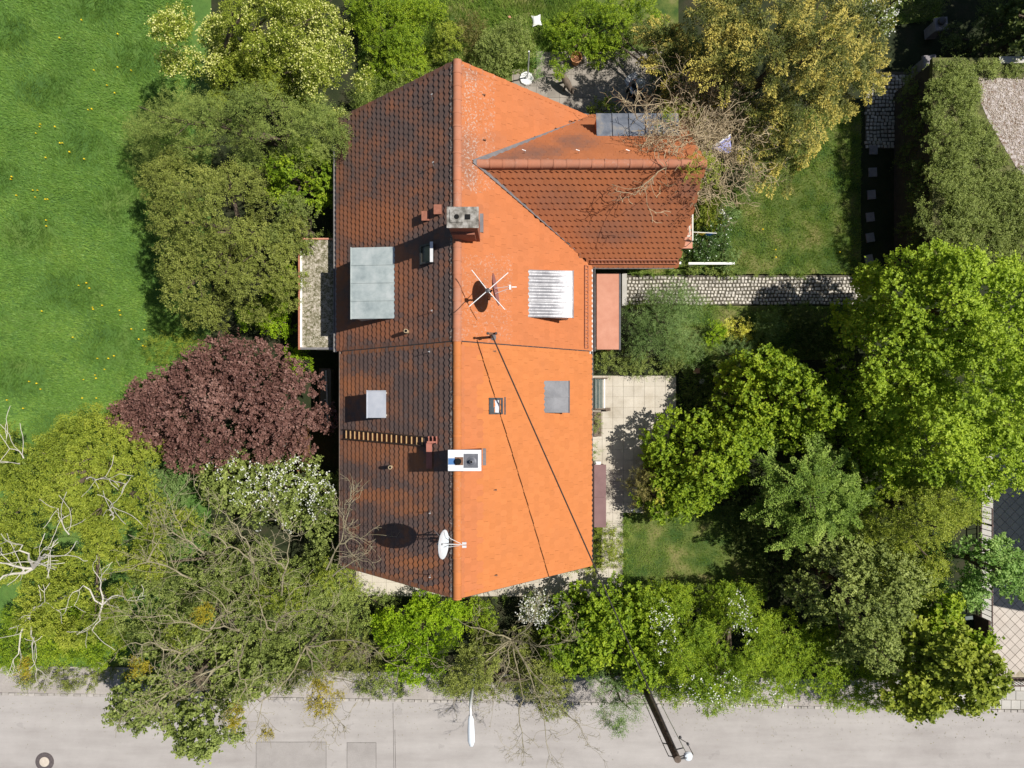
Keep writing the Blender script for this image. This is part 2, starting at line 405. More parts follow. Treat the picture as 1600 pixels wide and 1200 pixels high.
M['lf_yellow'] = leafmat('yellow_shoot', [(0.20, 0.20, 0.02), (0.42, 0.40, 0.05), (0.62, 0.56, 0.16)], 0.3)
M['lf_mistle'] = leafmat('mistletoe_leaf', [(0.11, 0.09, 0.010), (0.23, 0.19, 0.015), (0.36, 0.29, 0.03)], 0.25)
M['lf_bronze'] = leafmat('bronze_needle', [(0.05, 0.05, 0.015), (0.12, 0.11, 0.03), (0.20, 0.17, 0.06)], 0.2)
M['lf_grass'] = leafmat('meadow_blade', [(0.042, 0.105, 0.020), (0.115, 0.205, 0.036), (0.21, 0.285, 0.055)], 0.3, big=0.62, bscale=0.55, spec=0.3)
M['lf_lawn'] = leafmat('lawn_blade', [(0.05, 0.105, 0.014), (0.13, 0.195, 0.03), (0.29, 0.28, 0.09)], 0.3, big=0.6, bscale=0.9, spec=0.3)
M['fl_cream'] = leafmat('cream_petal', [(0.40, 0.43, 0.07), (0.60, 0.61, 0.17), (0.74, 0.73, 0.34)], 0.2, spec=0.1, rough=0.8, tcol=(1, 1, .8), gain=1.0)
M['fl_white'] = leafmat('white_petal', [(0.58, 0.60, 0.50), (0.72, 0.73, 0.66), (0.80, 0.80, 0.77)], 0.2, spec=0.1, rough=0.8, tcol=(1, 1, 1), gain=1.0)
M['bark'] = surf('brown_bark', [(0.07, 0.05, 0.035), (0.15, 0.115, 0.085)], 6, 0.95, fine=0.3, bump=0.5)
M['bark_pale'] = surf('pale_dead_wood', [(0.42, 0.385, 0.33), (0.60, 0.565, 0.50)], 6, 0.9, fine=0.2)
M['bark_moss'] = surf('mossy_grey_twig', [(0.20, 0.175, 0.10), (0.34, 0.30, 0.20)], 3, 0.95, fine=0.25)
M['bark_straw'] = surf('straw_coloured_twig', [(0.34, 0.26, 0.15), (0.50, 0.41, 0.27)], 3, 0.95, fine=0.25)
# ------------------------------------------------------------------ the setting
def sheet(name, poly, z, mat, kind="structure", thick=0.0):
    m = MB()
    m.add([(x, y, z) for x, y in poly], [tuple(range(len(poly)))])
    return m.build(name, M[mat], None, kind=kind)

def pxpoly(pts, z=0.0):
    return [W(x, y, z)[:2] for x, y in pts]

sheet("ground", [(-150, -150), (150, -150), (150, 150), (-150, 150)], -0.03, 'ground')
sheet("meadow", [(-90, -11.4), (W(330, 0)[0], -11.4), (W(330, 0)[0], 120), (-90, 120)], 0.0, 'meadow')

def road_y(px):                      # north edge of the carriageway
    return W(px, 1085 + 27 * px / 1600.0)[1]
RX0, RX1 = -2200, 3800
sheet("road", [W(RX0, 0)[:1] + (-17.6 - 1.0,), W(RX1, 0)[:1] + (-17.6 - 2.0,), (W(RX1, 0)[0], road_y(RX1)), (W(RX0, 0)[0], road_y(RX0))], 0.0, 'road')
def paveband(x0, x1, wid, z0, z1, off=0.0):
    a = (W(x0, 0)[0], road_y(x0) + off); b = (W(x1, 0)[0], road_y(x1) + off)
    return [(a[0], a[1]), (b[0], b[1]), (b[0], b[1] + wid), (a[0], a[1] + wid)]
m = MB(); m.prism(paveband(RX0, 1380, 1.15, 0, 0, 0.13), -0.02, 0.10)
m.build("pavement", M['pavement'], None, kind="structure")
kerb = MB(); kerb.prism(paveband(RX0, RX1, 0.09, 0, 0, 0.02), -0.05, 0.085)
kerb = kerb.build("kerb", M['cobble_joint'], None, kind="structure")
ks = MB(); ks.rbox((0, 0, 0.05), (0.265, 0.12, 0.12), 0, 0.06)
ksme = ks.mesh("kerb_stone"); rnd = random.Random(3)
ang = math.atan2(road_y(1600) - road_y(0), W(1600, 0)[0] - W(0, 0)[0])
for i in range(165):
    px = -30 + i * 10.2
    o = link_mesh("kerb_stone", ksme, M['kerb'], kerb)
    o.location = (W(px, 0)[0], road_y(px) + 0.065 + rnd.uniform(-0.012, 0.012), rnd.uniform(0.0, 0.012))
    o.rotation_euler = (0, 0, ang + rnd.uniform(-0.04, 0.04))
# carriageway repairs: thin sheets with dark tar seams round them
def patch(x0, y0, x1, y1):
    a = W(x0, y1); b = W(x1, y0)
    o = sheet("road_patch", [(a[0], a[1]), (b[0], a[1]), (b[0], b[1]), (a[0], b[1])], 0.004, 'road_patch')
    m = MB(); w = 0.018
    for (u0, v0, u1, v1) in ((a[0], a[1], b[0], a[1] + w), (a[0], b[1] - w, b[0], b[1]), (a[0], a[1] + w, a[0] + w, b[1] - w), (b[0] - w, a[1] + w, b[0], b[1] - w)):
        m.add([(u0, v0, 0.008), (u1, v0, 0.008), (u1, v1, 0.008), (u0, v1, 0.008)], [(0, 1, 2, 3)])
    m.build("tar_seam", M['road_seam'], o)
patch(542, 1160, 588, 1230); patch(400, 1159, 510, 1230)
m = MB()
for (px, y0, y1) in ((614, 1098, 1230), (617, 1140, 1232)):
    m.tube([W(px, y0, 0.003), W(px + 1, (y0 + y1) / 2, 0.003), W(px + 2, y1, 0.003)], 0.009, 4)
m.build("road_joint", M['road_seam'], None, kind="structure")

# manhole
c = W(70, 1190)
mh = MB().lathe((c[0], c[1], 0.002), [(0.40, 0.0), (0.40, 0.012), (0.385, 0.016), (0.35, 0.012), (0.345, 0.02), (0.30, 0.022)], 40)
mh = mh.build("manhole_cover", M['manhole'], None, "round cast iron manhole cover with pale concrete centre in the road", "manhole cover")
one(lambda m: m.lathe((c[0], c[1], 0.02), [(0.21, 0), (0.21, 0.012), (0.2, 0.014)], 32), "concrete_fill", M['manhole_fill'], mh)
st = MB()
for k in range(16):
    t = k * math.pi / 8
    st.rbox((c[0] + 0.27 * math.cos(t), c[1] + 0.27 * math.sin(t), 0.026), (0.05, 0.03, 0.012), t)
st.build("raised_stud", M['manhole'], mh, kind="stuff")

# lawn patches and soil
sheet("lawn", pxpoly([(1080, 170), (1345, 170), (1345, 430), (980, 430), (980, 405), (1075, 405)]), 0.0, 'lawn')
o = sheet("lawn", pxpoly([(968, 790), (1200, 790), (1200, 940), (975, 940)]), 0.0, 'lawn')
sheet("lawn", pxpoly([(560, -40), (1060, -40), (1060, 84), (835, 84), (835, 170), (560, 220)]), 0.0, 'lawn')
sheet("lawn", pxpoly([(1390, -40), (1480, -40), (1470, 30), (1395, 40)]), 0.0, 'lawn')
sheet("garden_bed", pxpoly([(1040, 478), (1335, 478), (1335, 560), (1040, 570)]), 0.0, 'lawn')

# terrace and paths of concrete slabs
def slabs(name, rects, step, slabmat, jointmat, z, ox, oy, gap=0.007, tip=0.006, seed=1, piece="paving_slab", jit=0.003):
    m = MB()
    base = None
    for (x0, y0, x1, y1) in rects:
        a = W(x0, y1, z); b = W(x1, y0, z)
        m.box(a[0], b[0], a[1], b[1], -0.05, z - 0.022)
        z -= 0.0035
    base = m.build(name, M[jointmat], None, kind="structure")
    z += 0.0035 * len(rects)
    me = MB().rbox((0, 0, -0.02), (step - gap, step - gap, 0.04), 0, tip).mesh(piece)
    r = random.Random(seed); s = (H - z) / F; st = step / s
    seen = set()
    for (x0, y0, x1, y1) in rects:
        for i in range(int((x0 - ox) / st) - 1, int((x1 - ox) / st) + 2):
            for j in range(int((y0 - oy) / st) - 1, int((y1 - oy) / st) + 2):
                px, py = ox + (i + .5) * st, oy + (j + .5) * st
                if x0 <= px <= x1 and y0 <= py <= y1 and (i, j) not in seen:
                    seen.add((i, j))
                    o = link_mesh(piece, me, M[slabmat], base)
                    p = W(px, py, z)
                    o.location = (p[0], p[1], z + r.uniform(-jit, jit))
                    o.rotation_euler = (r.uniform(-.004, .004), r.uniform(-.004, .004), r.choice((0, math.pi / 2, math.pi)) + r.uniform(-.006, .006))
    return base
slabs("terrace", [(928, 587, 1056, 662), (928, 662, 1046, 706), (928, 706, 1008, 800), (940, 800, 973, 890)], 0.455, 'slab', 'slab_joint', 0.06, 941, 587, seed=2)
slabs("house_path", [(556, 890, 973, 932)], 0.60, 'slab', 'slab_joint', 0.05, 560, 888, seed=5)
slabs("patio", [(838, 80, 1030, 200), (800, 108, 840, 170)], 0.50, 'patio', 'slab_joint', 0.04, 838, 80, seed=7)

# cobbled garden path
def cobbles(name, x0, y0, x1, y1, step, z=0.03, seed=4, arc=None):
    a = W(x0, y1); b = W(x1, y0)
    base = MB().box(a[0], b[0], a[1], b[1], -0.05, z - 0.03).build(name, M['cobble_joint'], None, kind="structure")
    r = random.Random(seed); m = MB()
    nx = int((b[0] - a[0]) / step); ny = int((b[1] - a[1]) / step)
    for j in range(ny):
        off = r.uniform(-.45, .45) * step
        for i in range(nx + 1):
            x = a[0] + (i + .5) * step + off + r.uniform(-.02, .02); y = a[1] + (j + .5) * step + r.uniform(-.016, .016) + .02 * math.sin(x * 2.1 + j)
            if x > b[0]: continue
            sx, sy = step - r.uniform(.022, .045), step - r.uniform(.02, .04)
            m.rbox((x, y, z - 0.025 + r.uniform(-.010, .008)), (sx, sy, .05), r.uniform(-.14, .14), .2)
    m.build("cobblestone", M['cobble'], base, kind="stuff")
    return base
cobbles("cobbled_path", 979, 428, 1345, 476, 0.152)
cobbles("shaded_cobbled_path", 1352, 112, 1440, 232, 0.16, seed=9)
p0 = W(971.5, 478); p1 = W(979, 428)
MB().box(p0[0], p1[0], p0[1], p1[1], -0.05, 0.09).build("door_step", M['sidewalk'], None, "pale concrete step between salmon porch roof and cobbled path", "step")

# driveway of the neighbour with diagonal pavers, and the slab pavement before it
a = W(1545, 1058); b = W(1800, 700)
drive = MB().box(a[0], b[0], a[1], b[1], -0.05, 0.02).build("driveway", M['slab_joint'], None, kind="structure")
pme = MB().rbox((0, 0, 0), (0.30, 0.30, 0.05), math.radians(45), 0.02).mesh("diagonal_paver")
d = 0.312 / math.sqrt(2); r = random.Random(8)
for i in range(-1, 42):
    for j in range(0, 44):
        if (i + j) % 2: continue
        x = a[0] + i * d; y = a[1] + j * d + 0.1
        px, py = to_px(x, y, 0.03)
        if px < 1538 or px > 1625 or py > 1052 or py < 690: continue
        o = link_mesh("diagonal_paver", pme, M['paver'], drive); o.location = (x, y, 0.022 + r.uniform(-.002, .002))
e0 = W(1533, 1057); e1 = W(1550, 690); MB().box(e0[0], e1[0], e0[1], e1[1], -.04, .06).build('edging_strip', M['sidewalk'], drive)
walk = MB().prism(paveband(1382, 2200, 1.25, 0, 0, 0.13), -0.02, 0.075).build("slab_pavement", M['slab_joint'], None, kind="structure")
for i in range(26):
    for j in range(3):
        w_ = 0.40 if j != 1 else 0.42
        px = 1392 + (i + (0.5 if j % 2 else 0.0)) * 14.8
        o = link_mesh("pavement_slab", bpy.data.meshes.get("pavement_slab") or MB().rbox((0, 0, 0), (0.395, 0.385, 0.05), 0, 0.02).mesh("pavement_slab"), M['sidewalk'], walk)
        o.location = (W(px, 0)[0], road_y(px) + 0.13 + 0.21 + j * 0.40, 0.085 + r.uniform(-.003, .003)); o.rotation_euler = (0, 0, ang)

# ------------------------------------------------------------------ the two halves of the semi-detached house
ZR, DR, KR = 7.5, 22.0, 0.917           # ridge height, drone above ridge, roof pitch (tangent)
XR = (714 - CX) * DR / F
YN = (CY - 94) * DR / F; YS = (CY - 935) * DR / F; YM = (CY - 533) * DR / F
def left_slope(px):                      # pixel column -> x, z on the west slope
    u = px - CX; dd = (-u * DR + F * XR) / (F + u * KR)
    return XR - dd, ZR - KR * dd
def right_slope(px):
    u = px - CX; dd = (u * DR - F * XR) / (F - u * KR)
    return XR + dd, ZR - KR * dd
def zl(x): return ZR - KR * (XR - x)
def zrt(x): return ZR - KR * (x - XR)
XLN, ZLN = left_slope(527); XLS, ZLS = left_slope(536)
XRE, ZRE = right_slope(920)
# cross wing
WX, WZ = right_slope(745); WY = (CY - 256) * (H - WZ) / F
ZE = ZRE
WS = (CY - 412) * (H - ZE) / F; WN = YN
KS = (WZ - ZE) / (WY - WS); KN = (WZ - ZE) / (WN - WY)
WEX = (1059 - CX) * (H - ZE) / F
print("roof", XR, XLN, XLS, XRE, "y", YN, YM, YS, "wing", WX, WY, WZ, WS, WN, WEX, KS, KN)

hn = empty("north_house", (0, 6, 0), "northern half of the gabled house with the cross wing and two chimney flues", "house")
hs = empty("south_house", (0, -2.7, 0), "southern half of the gabled house with the white topped chimney and roof ladder", "house")

def walls(house, x0, x1, y0, y1, z, mat='wall'):
    return MB().box(x0, x1, y0, y1, -0.02, z).build("wall", M[mat], house)
walls(hs, XLS + .45, XRE - .35, YS + .25, YM - .003, 2.75); walls(hn, XLN + .55, XRE - .35, YM + .003, YN - .25, 2.65)
MB().box(XRE - .36, WEX - .4, WS + .4, WN - .4, -0.02, 2.74).build("wall", M['wall'], hn)
def gable(house, y0, y1):
    xl, xr2 = XR - 4.4, XR + 4.2
    m = MB()
    tri = [(xl, zl(xl) - .12), (xr2, zrt(xr2) - .12), (XR, ZR - .12)]
    m.add([(x, y0, z) for x, z in tri] + [(x, y1, z) for x, z in tri], [(0, 1, 2), (5, 4, 3), (0, 3, 4, 1), (1, 4, 5, 2), (2, 5, 3, 0)])
    m.build("gable", M['wall'], house)
gable(hs, YS + .26, YS + .5); gable(hn, YN - .5, YN - .26)
tri = [(WS + .45, ZE + .45), (WN - .45, ZE + .45), (WY, WZ - .15)]
m = MB(); m.add([(WEX - .75, y, z) for y, z in tri] + [(WEX - .5, y, z) for y, z in tri], [(0, 2, 1), (3, 4, 5), (0, 1, 4, 3), (1, 2, 5, 4), (2, 0, 3, 5)]); m.build("gable", M['wall'], hn)
def window(house, x, y0, y1, z0, z1, side):
    m = MB(); t = .05 * side
    xa, xb = sorted((x, x + t))
    m.box(xa, xb, y0, y0 + .07, z0, z1); m.box(xa, xb, y1 - .07, y1, z0, z1)
    m.box(xa, xb, y0 + .07, y1 - .07, z0, z0 + .07); m.box(xa, xb, y0 + .07, y1 - .07, z1 - .07, z1)
    w_ = m.build("window", M['white'], house)
    MB().box(min(x, x + t * .4), max(x, x + t * .4), y0 + .07, y1 - .07, z0 + .07, z1 - .07).build("pane", M['glass'], w_)
for y in (-5.3, -2.6, -0.2):
    window(hs, XRE - .35, y, y + 1.1, .9, 2.1, 1); window(hs, XLS + .45, y, y + 1.1, .9, 2.1, -1)
window(hn, XLN + .55, 8.2, 9.4, .9, 2.1, -1); window(hn, WEX - .4, 7.2, 8.6, .3, 2.2, 1)

def plane_pts(fn, pts):
    return [(x, y, fn(x)) for x, y in pts]
def deck(house, pts, nrm, name="roof"):
    return MB().slab(pts, 0.12, nrm).build(name, M['deck'], house)
nl = Vector((-KR, 0, 1)).normalized(); nr = Vector((KR, 0, 1)).normalized()
nws = Vector((0, -KS, 1)).normalized(); nwn = Vector((0, KN, 1)).normalized()
roof_s = deck(hs, plane_pts(zl, [(XLS, YS), (XR, YS), (XR, YM), (XLS, YM)]), nl)
deck(hs, plane_pts(zrt, [(XR, YS), (XRE, YS), (XRE, YM), (XR, YM)]), nr)
roof_n = deck(hn, plane_pts(zl, [(XLN, YM), (XR, YM), (XR, YN), (XLN, YN)]), nl)
deck(hn, plane_pts(zrt, [(XR, YM), (XRE, YM), (XRE, WS), (WX, WY), (XRE, WN), (XR, WN)]), nr)
wzs = lambda y: WZ - KS * (WY - y)
wzn = lambda y: WZ - KN * (y - WY)
deck(hn, [(WX, WY, WZ), (XRE, WS, ZE), (WEX, WS, ZE), (WEX, WY, WZ)], nws)
deck(hn, [(WX, WY, WZ), (WEX, WY, WZ), (WEX, WN, ZE), (XRE, WN, ZE)], nwn)
# verge boards along the gable edges
for hh, y in ((hs, YS - .03), (hn, YN + .005)):
    m = MB()
    xl = XLS if hh is hs else XLN
    for (xa, za, xb, zb) in ((xl, zl(xl), XR, ZR), (XR, ZR, XRE, ZRE)):
        m.hexa([(xa, y, za - .2), (xb, y, zb - .2), (xb, y + .025, zb - .2), (xa, y + .025, za - .2), (xa, y, za + .015), (xb, y, zb + .015), (xb, y + .025, zb + .015), (xa, y + .025, za + .015)])
    m.build("verge_board", M['darkwood'], hh)

# ---- clay tiles: flat plates with rounded tails laid in courses
TW, TE = 0.195, 0.262     # tile width, visible course
def tile_outline(w=TW, e=TE):
    hw = w / 2 - .0005
    pts = [(-hw, -.06), (-hw, e - .032)]
    for k in range(1, 8):
        q = -1 + 2 * k / 8
        pts.append((hw * q, e - .032 + .050 * (.5 + .5 * math.cos(math.pi * q))))
    pts += [(hw, e - .032), (hw, -.06)]
    return pts
def tile_geo(outline, hi=.030, lo=.076, th=.036):
    n = len(outline); vmin = -.06; vmax = max(p[1] for p in outline)
    top = [(u, v, hi + (lo - hi) * (v - vmin) / (vmax - vmin)) for u, v in outline]
    vs = top + [(u, v, h - th) for u, v, h in top]
    fs = [tuple(range(n))] + [(i, n + i, n + (i + 1) % n, (i + 1) % n) for i in range(n - 1)]
    return vs, fs
TOUT = tile_outline()
TV, TF = tile_geo(TOUT)
TVA = np.array(TV)
tile_me = bpy.data.meshes.new("roof_tile"); tile_me.from_pydata(TV, [], TF)

def course(P0, U, V, N, ulen, rows, inside, stainf, seed):
    """tiles as (origin, rotation, stain, lichen)"""
    r = random.Random(seed); out = []
    U, V, N = Vector(U), Vector(V), Vector(N)
    if U.cross(V).dot(N) < 0: flip = True
    else: flip = False
    for j in range(rows):
        off = TW / 2 if j % 2 else 0
        for i in range(-1, int(ulen / TW) + 2):
            u = i * TW + off + r.uniform(-.003, .003); v = j * TE
            c = Vector(P0) + U * u + V * (v + TE * .5)
            if not inside(c, u, v): continue
            s, l = stainf(c, j)
            p = Vector(P0) + U * u + V * v + N * r.uniform(-.002, .002)
            A = r.uniform(-.006, .006)
            Ux = (U * math.cos(A) + V * math.sin(A)) * (-1 if flip else 1)
            R = Matrix((Ux, V, N)).transposed()
            out.append((p, R, max(0, min(1, s)), l, r.random()))
    return out

def blobs(c, items):
    px, py = to_px(*c)
    t = 0.0
    for (x, y, rx, ry, a) in items:
        q = ((px - x) / rx) ** 2 + ((py - y) / ry) ** 2
        t = max(t, a * math.exp(-1.7 * q * q))
    return t, px, py
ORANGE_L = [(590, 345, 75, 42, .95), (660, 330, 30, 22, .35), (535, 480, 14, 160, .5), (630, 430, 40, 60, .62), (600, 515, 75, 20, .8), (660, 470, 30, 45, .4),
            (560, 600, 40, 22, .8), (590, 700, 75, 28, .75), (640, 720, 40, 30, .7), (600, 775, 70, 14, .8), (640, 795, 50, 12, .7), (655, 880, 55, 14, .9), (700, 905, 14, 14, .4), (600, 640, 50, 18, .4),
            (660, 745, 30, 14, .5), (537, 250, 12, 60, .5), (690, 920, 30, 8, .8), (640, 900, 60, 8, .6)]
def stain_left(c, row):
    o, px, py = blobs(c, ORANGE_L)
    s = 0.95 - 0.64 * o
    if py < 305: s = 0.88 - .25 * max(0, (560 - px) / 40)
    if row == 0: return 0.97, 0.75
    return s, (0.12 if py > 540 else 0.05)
ST_RN = [(735, 100, 25, 30, .5), (730, 250, 18, 60, .5), (760, 230, 40, 30, .25), (860, 150, 60, 60, .10), (745, 350, 18, 40, .25), (755, 440, 40, 30, .12)]
def stain_right(c, row):
    o, px, py = blobs(c, ST_RN)
    l = 0.0
    if py < 300 and 724 < px < 745: l = 0.65
    elif py < 540 and px < 800 and py > 400: l = 0.35
    elif py < 300 and px < 775: l = 0.42
    if py > 535: l = 0.0; o = 0.0
    if row == 0: o += .12
    return o * .8 + .02, l
def stain_wing_s(c, row):
    o, px, py = blobs(c, [(960, 360, 60, 22, .3), (880, 310, 60, 22, .2), (1010, 330, 60, 30, .15), (1070, 300, 30, 30, .3)])
    return .22 + o, 0.0
def stain_wing_n(c, row):
    o, px, py = blobs(c, [(840, 240, 50, 16, .5), (900, 225, 40, 14, .45), (790, 248, 40, 10, .5)])
    return .12 + o, (0.5 if row == 0 else 0.05)

def lay(house, roof, mat, tiles):
    tiles = sorted(tiles, key=lambda t: -t[0].z)
    top, rest = tiles[:300], tiles[300:]
    hl = Vector(wl(house))
    for (p, R, s, l, q) in top:
        o = link_mesh("roof_tile", tile_me, mat, roof)
        mm = R.to_4x4(); mm.translation = p - hl
        o.matrix_basis = mm
        o["stain"] = s; o["lichen"] = l
    n = len(rest); k = len(TV)
    Rm = np.array([[list(row) for row in R] for (_, R, _, _, _) in rest])
    P = np.array([list(p - hl) for (p, *_x) in rest])
    co = np.einsum('nij,kj->nki', Rm, TVA) + P[:, None, :]
    fs = []
    for i in range(n):
        b = i * k
        fs.extend([[a + b for a in f] for f in TF])
    me = bpy.data.meshes.new("roof_tile_field")
    me.from_pydata(co.reshape(-1, 3).tolist(), [], fs)
    for nm, idx in (("stain", 2), ("lichen", 3)):
        at = me.attributes.new(nm, 'FLOAT', 'POINT')
        at.data.foreach_set("value", np.repeat(np.array([t[idx] for t in rest], dtype=np.float32), k))
    o = link_mesh("roof_tile", me, mat, roof)
    o["kind"] = "stuff"

vl = Vector((-1, 0, -KR)).normalized(); vr = Vector((1, 0, -KR)).normalized()
vws = Vector((0, -1, -KS)).normalized(); vwn = Vector((0, 1, -KN)).normalized()
def in_wing(x, y):
    if x < WX: return False
    t = (x - WX) / (XRE - WX)
    return WY + t * (WS - WY) - .02 < y < WY + t * (WN - WY) + .02
rowsL = int((XR - XLN) / (-vl.x) / TE) + 1; rowsR = int((XRE - XR) / vr.x / TE) + 1
TW_N, TW_S = YN - YM, YM - YS
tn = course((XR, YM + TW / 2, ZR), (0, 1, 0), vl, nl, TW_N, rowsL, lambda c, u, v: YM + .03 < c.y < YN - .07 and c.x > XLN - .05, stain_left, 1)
tn += course((XR, YM + TW / 2, ZR), (0, 1, 0), vr, nr, TW_N, rowsR, lambda c, u, v: YM + .03 < c.y < YN - .07 and not in_wing(c.x, c.y) and c.x < XRE + .05, stain_right, 2)
def wing_in(s):
    def f(c, u, v):
        t = (WY - c.y) / (WY - WS) if s else (c.y - WY) / (WN - WY)
        return 0 <= t < 1.02 and c.x > WX + t * (XRE - WX) + .02 and c.x < WEX - .02
    return f
tn += course((WX, WY, WZ), (1, 0, 0), vws, nws, WEX - WX, int((WY - WS) / (-vws.y) / TE) + 1, wing_in(True), stain_wing_s, 3)
tn += course((WX, WY, WZ), (1, 0, 0), vwn, nwn, WEX - WX, int((WN - WY) / vwn.y / TE) + 1, wing_in(False), stain_wing_n, 4)
lay(hn, roof_n, M['tile_n'], tn)
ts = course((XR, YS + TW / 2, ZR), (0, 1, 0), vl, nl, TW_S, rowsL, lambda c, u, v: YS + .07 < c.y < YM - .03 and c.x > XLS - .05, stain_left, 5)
ts += course((XR, YS + TW / 2, ZR), (0, 1, 0), vr, nr, TW_S, rowsR, lambda c, u, v: YS + .07 < c.y < YM - .03 and c.x < XRE + .05, stain_right, 6)
lay(hs, roof_s, M['tile_s'], ts)
print("tiles", len(tn), len(ts))

# ---- ridge tiles: half-round, each with a collar
def ridge_mesh(rad, ln):
    m = MB(); vs = []; fs = []
    prof = [(-ln / 2 - .012, rad * 1.05), (-ln / 2 + .05, rad * 1.07), (-ln / 2 + .055, rad), (ln / 2, rad * .97)]
    S = 9
    for (y, rr) in prof:
        for k in range(S):
            t = math.radians(-12 + 204 * k / (S - 1))
            vs.append((rr * math.cos(t), y, rr * math.sin(t)))
    for i in range(len(prof) - 1):
        for k in range(S - 1):
            fs.append((i * S + k, i * S + k + 1, (i + 1) * S + k + 1, (i + 1) * S + k))
    fs.append(tuple(range(S - 1, -1, -1))); fs.append(tuple((len(prof) - 1) * S + k for k in range(S)))
    m.add(vs, fs, True); return m.mesh("ridge_tile")
def ridge(house, roof, p0, p1, rad, ln, stainf, mat):
    p0, p1 = Vector(p0), Vector(p1); d = (p1 - p0); n = max(1, round(d.length / ln)); me = ridge_mesh(rad, d.length / n)
    rz = math.atan2(d.y, d.x) - math.pi / 2; r = random.Random(int(rad * 999))
    for i in range(n):
        o = link_mesh("ridge_tile", me, mat, roof)
        p = p0 + d * ((i + .5) / n)
        o.location = p - Vector(wl(house)) + Vector((r.uniform(-.004, .004), r.uniform(-.004, .004), r.uniform(-.004, .004)))
        o.rotation_euler = (0, 0, rz + r.uniform(-.012, .012))
        o["stain"] = stainf(p) + r.uniform(0, .12); o["lichen"] = r.choice((0.0, 0.1, .25))
ridge(hn, roof_n, (XR, YM, ZR - .07), (XR, YN + .02, ZR - .07), .15, .43, lambda p: .30, M['ridge'])
ridge(hs, roof_s, (XR, YS - .03, ZR - .07), (XR, YM, ZR - .07), .145, .43, lambda p: .0, M['tile_s'])
ridge(hn, roof_n, (WX + .02, WY, WZ - .0), (WEX + .02, WY, WZ - .0), .15, .425, lambda p: .36, M['ridge'])

# ---- valleys, seams, gutters
def strip(house, name, a, b, half, mat, nrm_a, lift=.10):
    a, b = Vector(a), Vector(b); d = (b - a).normalized(); m = MB()
    for side in (0, 1):
        n_ = Vector(nrm_a[side]); s = d.cross(n_).normalized()
        if side: s = -s
        q = s * half
        m.slab([a + n_ * lift, b + n_ * lift, b + q + n_ * lift, a + q + n_ * lift], .02, n_)
    return m.build(name, M[mat], house)
strip(hn, "valley_flashing", (WX - .18, WY + .06, WZ + .16), (XRE, WN, ZE), .17, 'flash', (nr, nwn))
strip(hn, "valley_flashing", (WX - .18, WY - .04, WZ + .16), (XRE, WS, ZE), .15, 'flash', (nws, nr), .105)
m = MB()
for fn, xs in ((zl, (XR - .14, XLS)), (zrt, (XR + .14, XRE))):
    x0, x1 = xs
    m.tube([(x0, YM, fn(x0) + .075), (x1, YM, fn(x1) + .075)], .022, 5)
m.build("party_wall_seam", M['darkmetal'], hn)
def cover(house, name, fn, n_, x0, x1, y0, y1, st, mat):
    """a run of flat edge tiles along a cut edge of the roof"""
    k = max(1, int(abs(x1 - x0) / .30)); o = None
    m = MB()
    for i in range(k):
        xa = x0 + (x1 - x0) * i / k; xb = x0 + (x1 - x0) * (i + 1.04) / k
        m.slab([(xa, y0, fn(xa) + .078), (xb, y0, fn(xb) + .090), (xb, y1, fn(xb) + .090), (xa, y1, fn(xa) + .078)] if xb < xa else [(xb, y0, fn(xb) + .090), (xa, y0, fn(xa) + .078), (xa, y1, fn(xa) + .078), (xb, y1, fn(xb) + .090)], .02, n_)
    o = m.build(name, M[mat], house); o["stain"] = st
    return o
cover(hn, "edge_tiles", zl, nl, XR - .16, XLN, YM + .02, YM + .16, .75, 'tile_n'); cover(hs, "edge_tiles", zl, nl, XR - .16, XLS, YM - .16, YM - .02, .6, 'tile_s')
cover(hn, "edge_tiles", zrt, nr, XR + .16, XRE, YM + .02, YM + .16, .02, 'tile_n'); cover(hs, "edge_tiles", zrt, nr, XR + .16, XRE, YM - .16, YM - .02, .0, 'tile_s')
cover(hn, "edge_tiles", zl, nl, XR - .16, XLN, YN - .15, YN, .8, 'tile_n'); cover(hs, "edge_tiles", zl, nl, XR - .16, XLS, YS, YS + .15, .6, 'tile_s')
cover(hn, "edge_tiles", zrt, nr, XR + .16, XRE, YN - .15, YN, .05, 'tile_n'); cover(hs, "edge_tiles", zrt, nr, XR + .16, XRE, YS, YS + .15, .0, 'tile_s')
def gutter(house, p, q, mat, r=.075, side=1):
    p, q = Vector(p), Vector(q); d = (q - p).normalized(); s = Vector((d.y, -d.x, 0)); m = MB(); vs = []; S = 8
    for pt in (p, q):
        for rr in (r, r - .012):
            for k in range(S + 1):
                t = math.pi + math.pi * k / S
                vs.append(pt + s * (rr * math.cos(t)) + Vector((0, 0, rr * math.sin(t))))
    n = S + 1; fs = []
    for k in range(S):
        fs.append((k, k + 1, 2 * n + k + 1, 2 * n + k)); fs.append((n + k + 1, n + k, 3 * n + k, 3 * n + k + 1))
    fs += [(0, 2 * n, 3 * n, n), (S, n + S, 3 * n + S, 2 * n + S)]
    m.add(vs, fs); 
    m.tube([p + s * r, q + s * r], .014, 5); m.tube([p - s * r, q - s * r], .010, 5)
    return m.build("gutter", M[mat], house)
gutter(hn, (XLN - .075, YM, ZLN - .02), (XLN - .075, YN - .1, ZLN - .02), 'gutter')
gutter(hs, (XLS - .075, YS + .1, ZLS - .02), (XLS - .075, YM, ZLS - .02), 'gutter_brown')
gutter(hs, (XRE + .08, YM, ZRE - .03), (XRE + .08, -2.1, ZRE - .03), 'gutter')
gutter(hs, (XRE + .08, -2.1, ZRE - .035), (XRE + .08, YS + .1, ZRE - .035), 'gutter_dark')
gutter(hn, (XRE + .16, YM, ZRE - .05), (XRE + .16, WS - .1, ZRE - .05), 'gutter', .085)
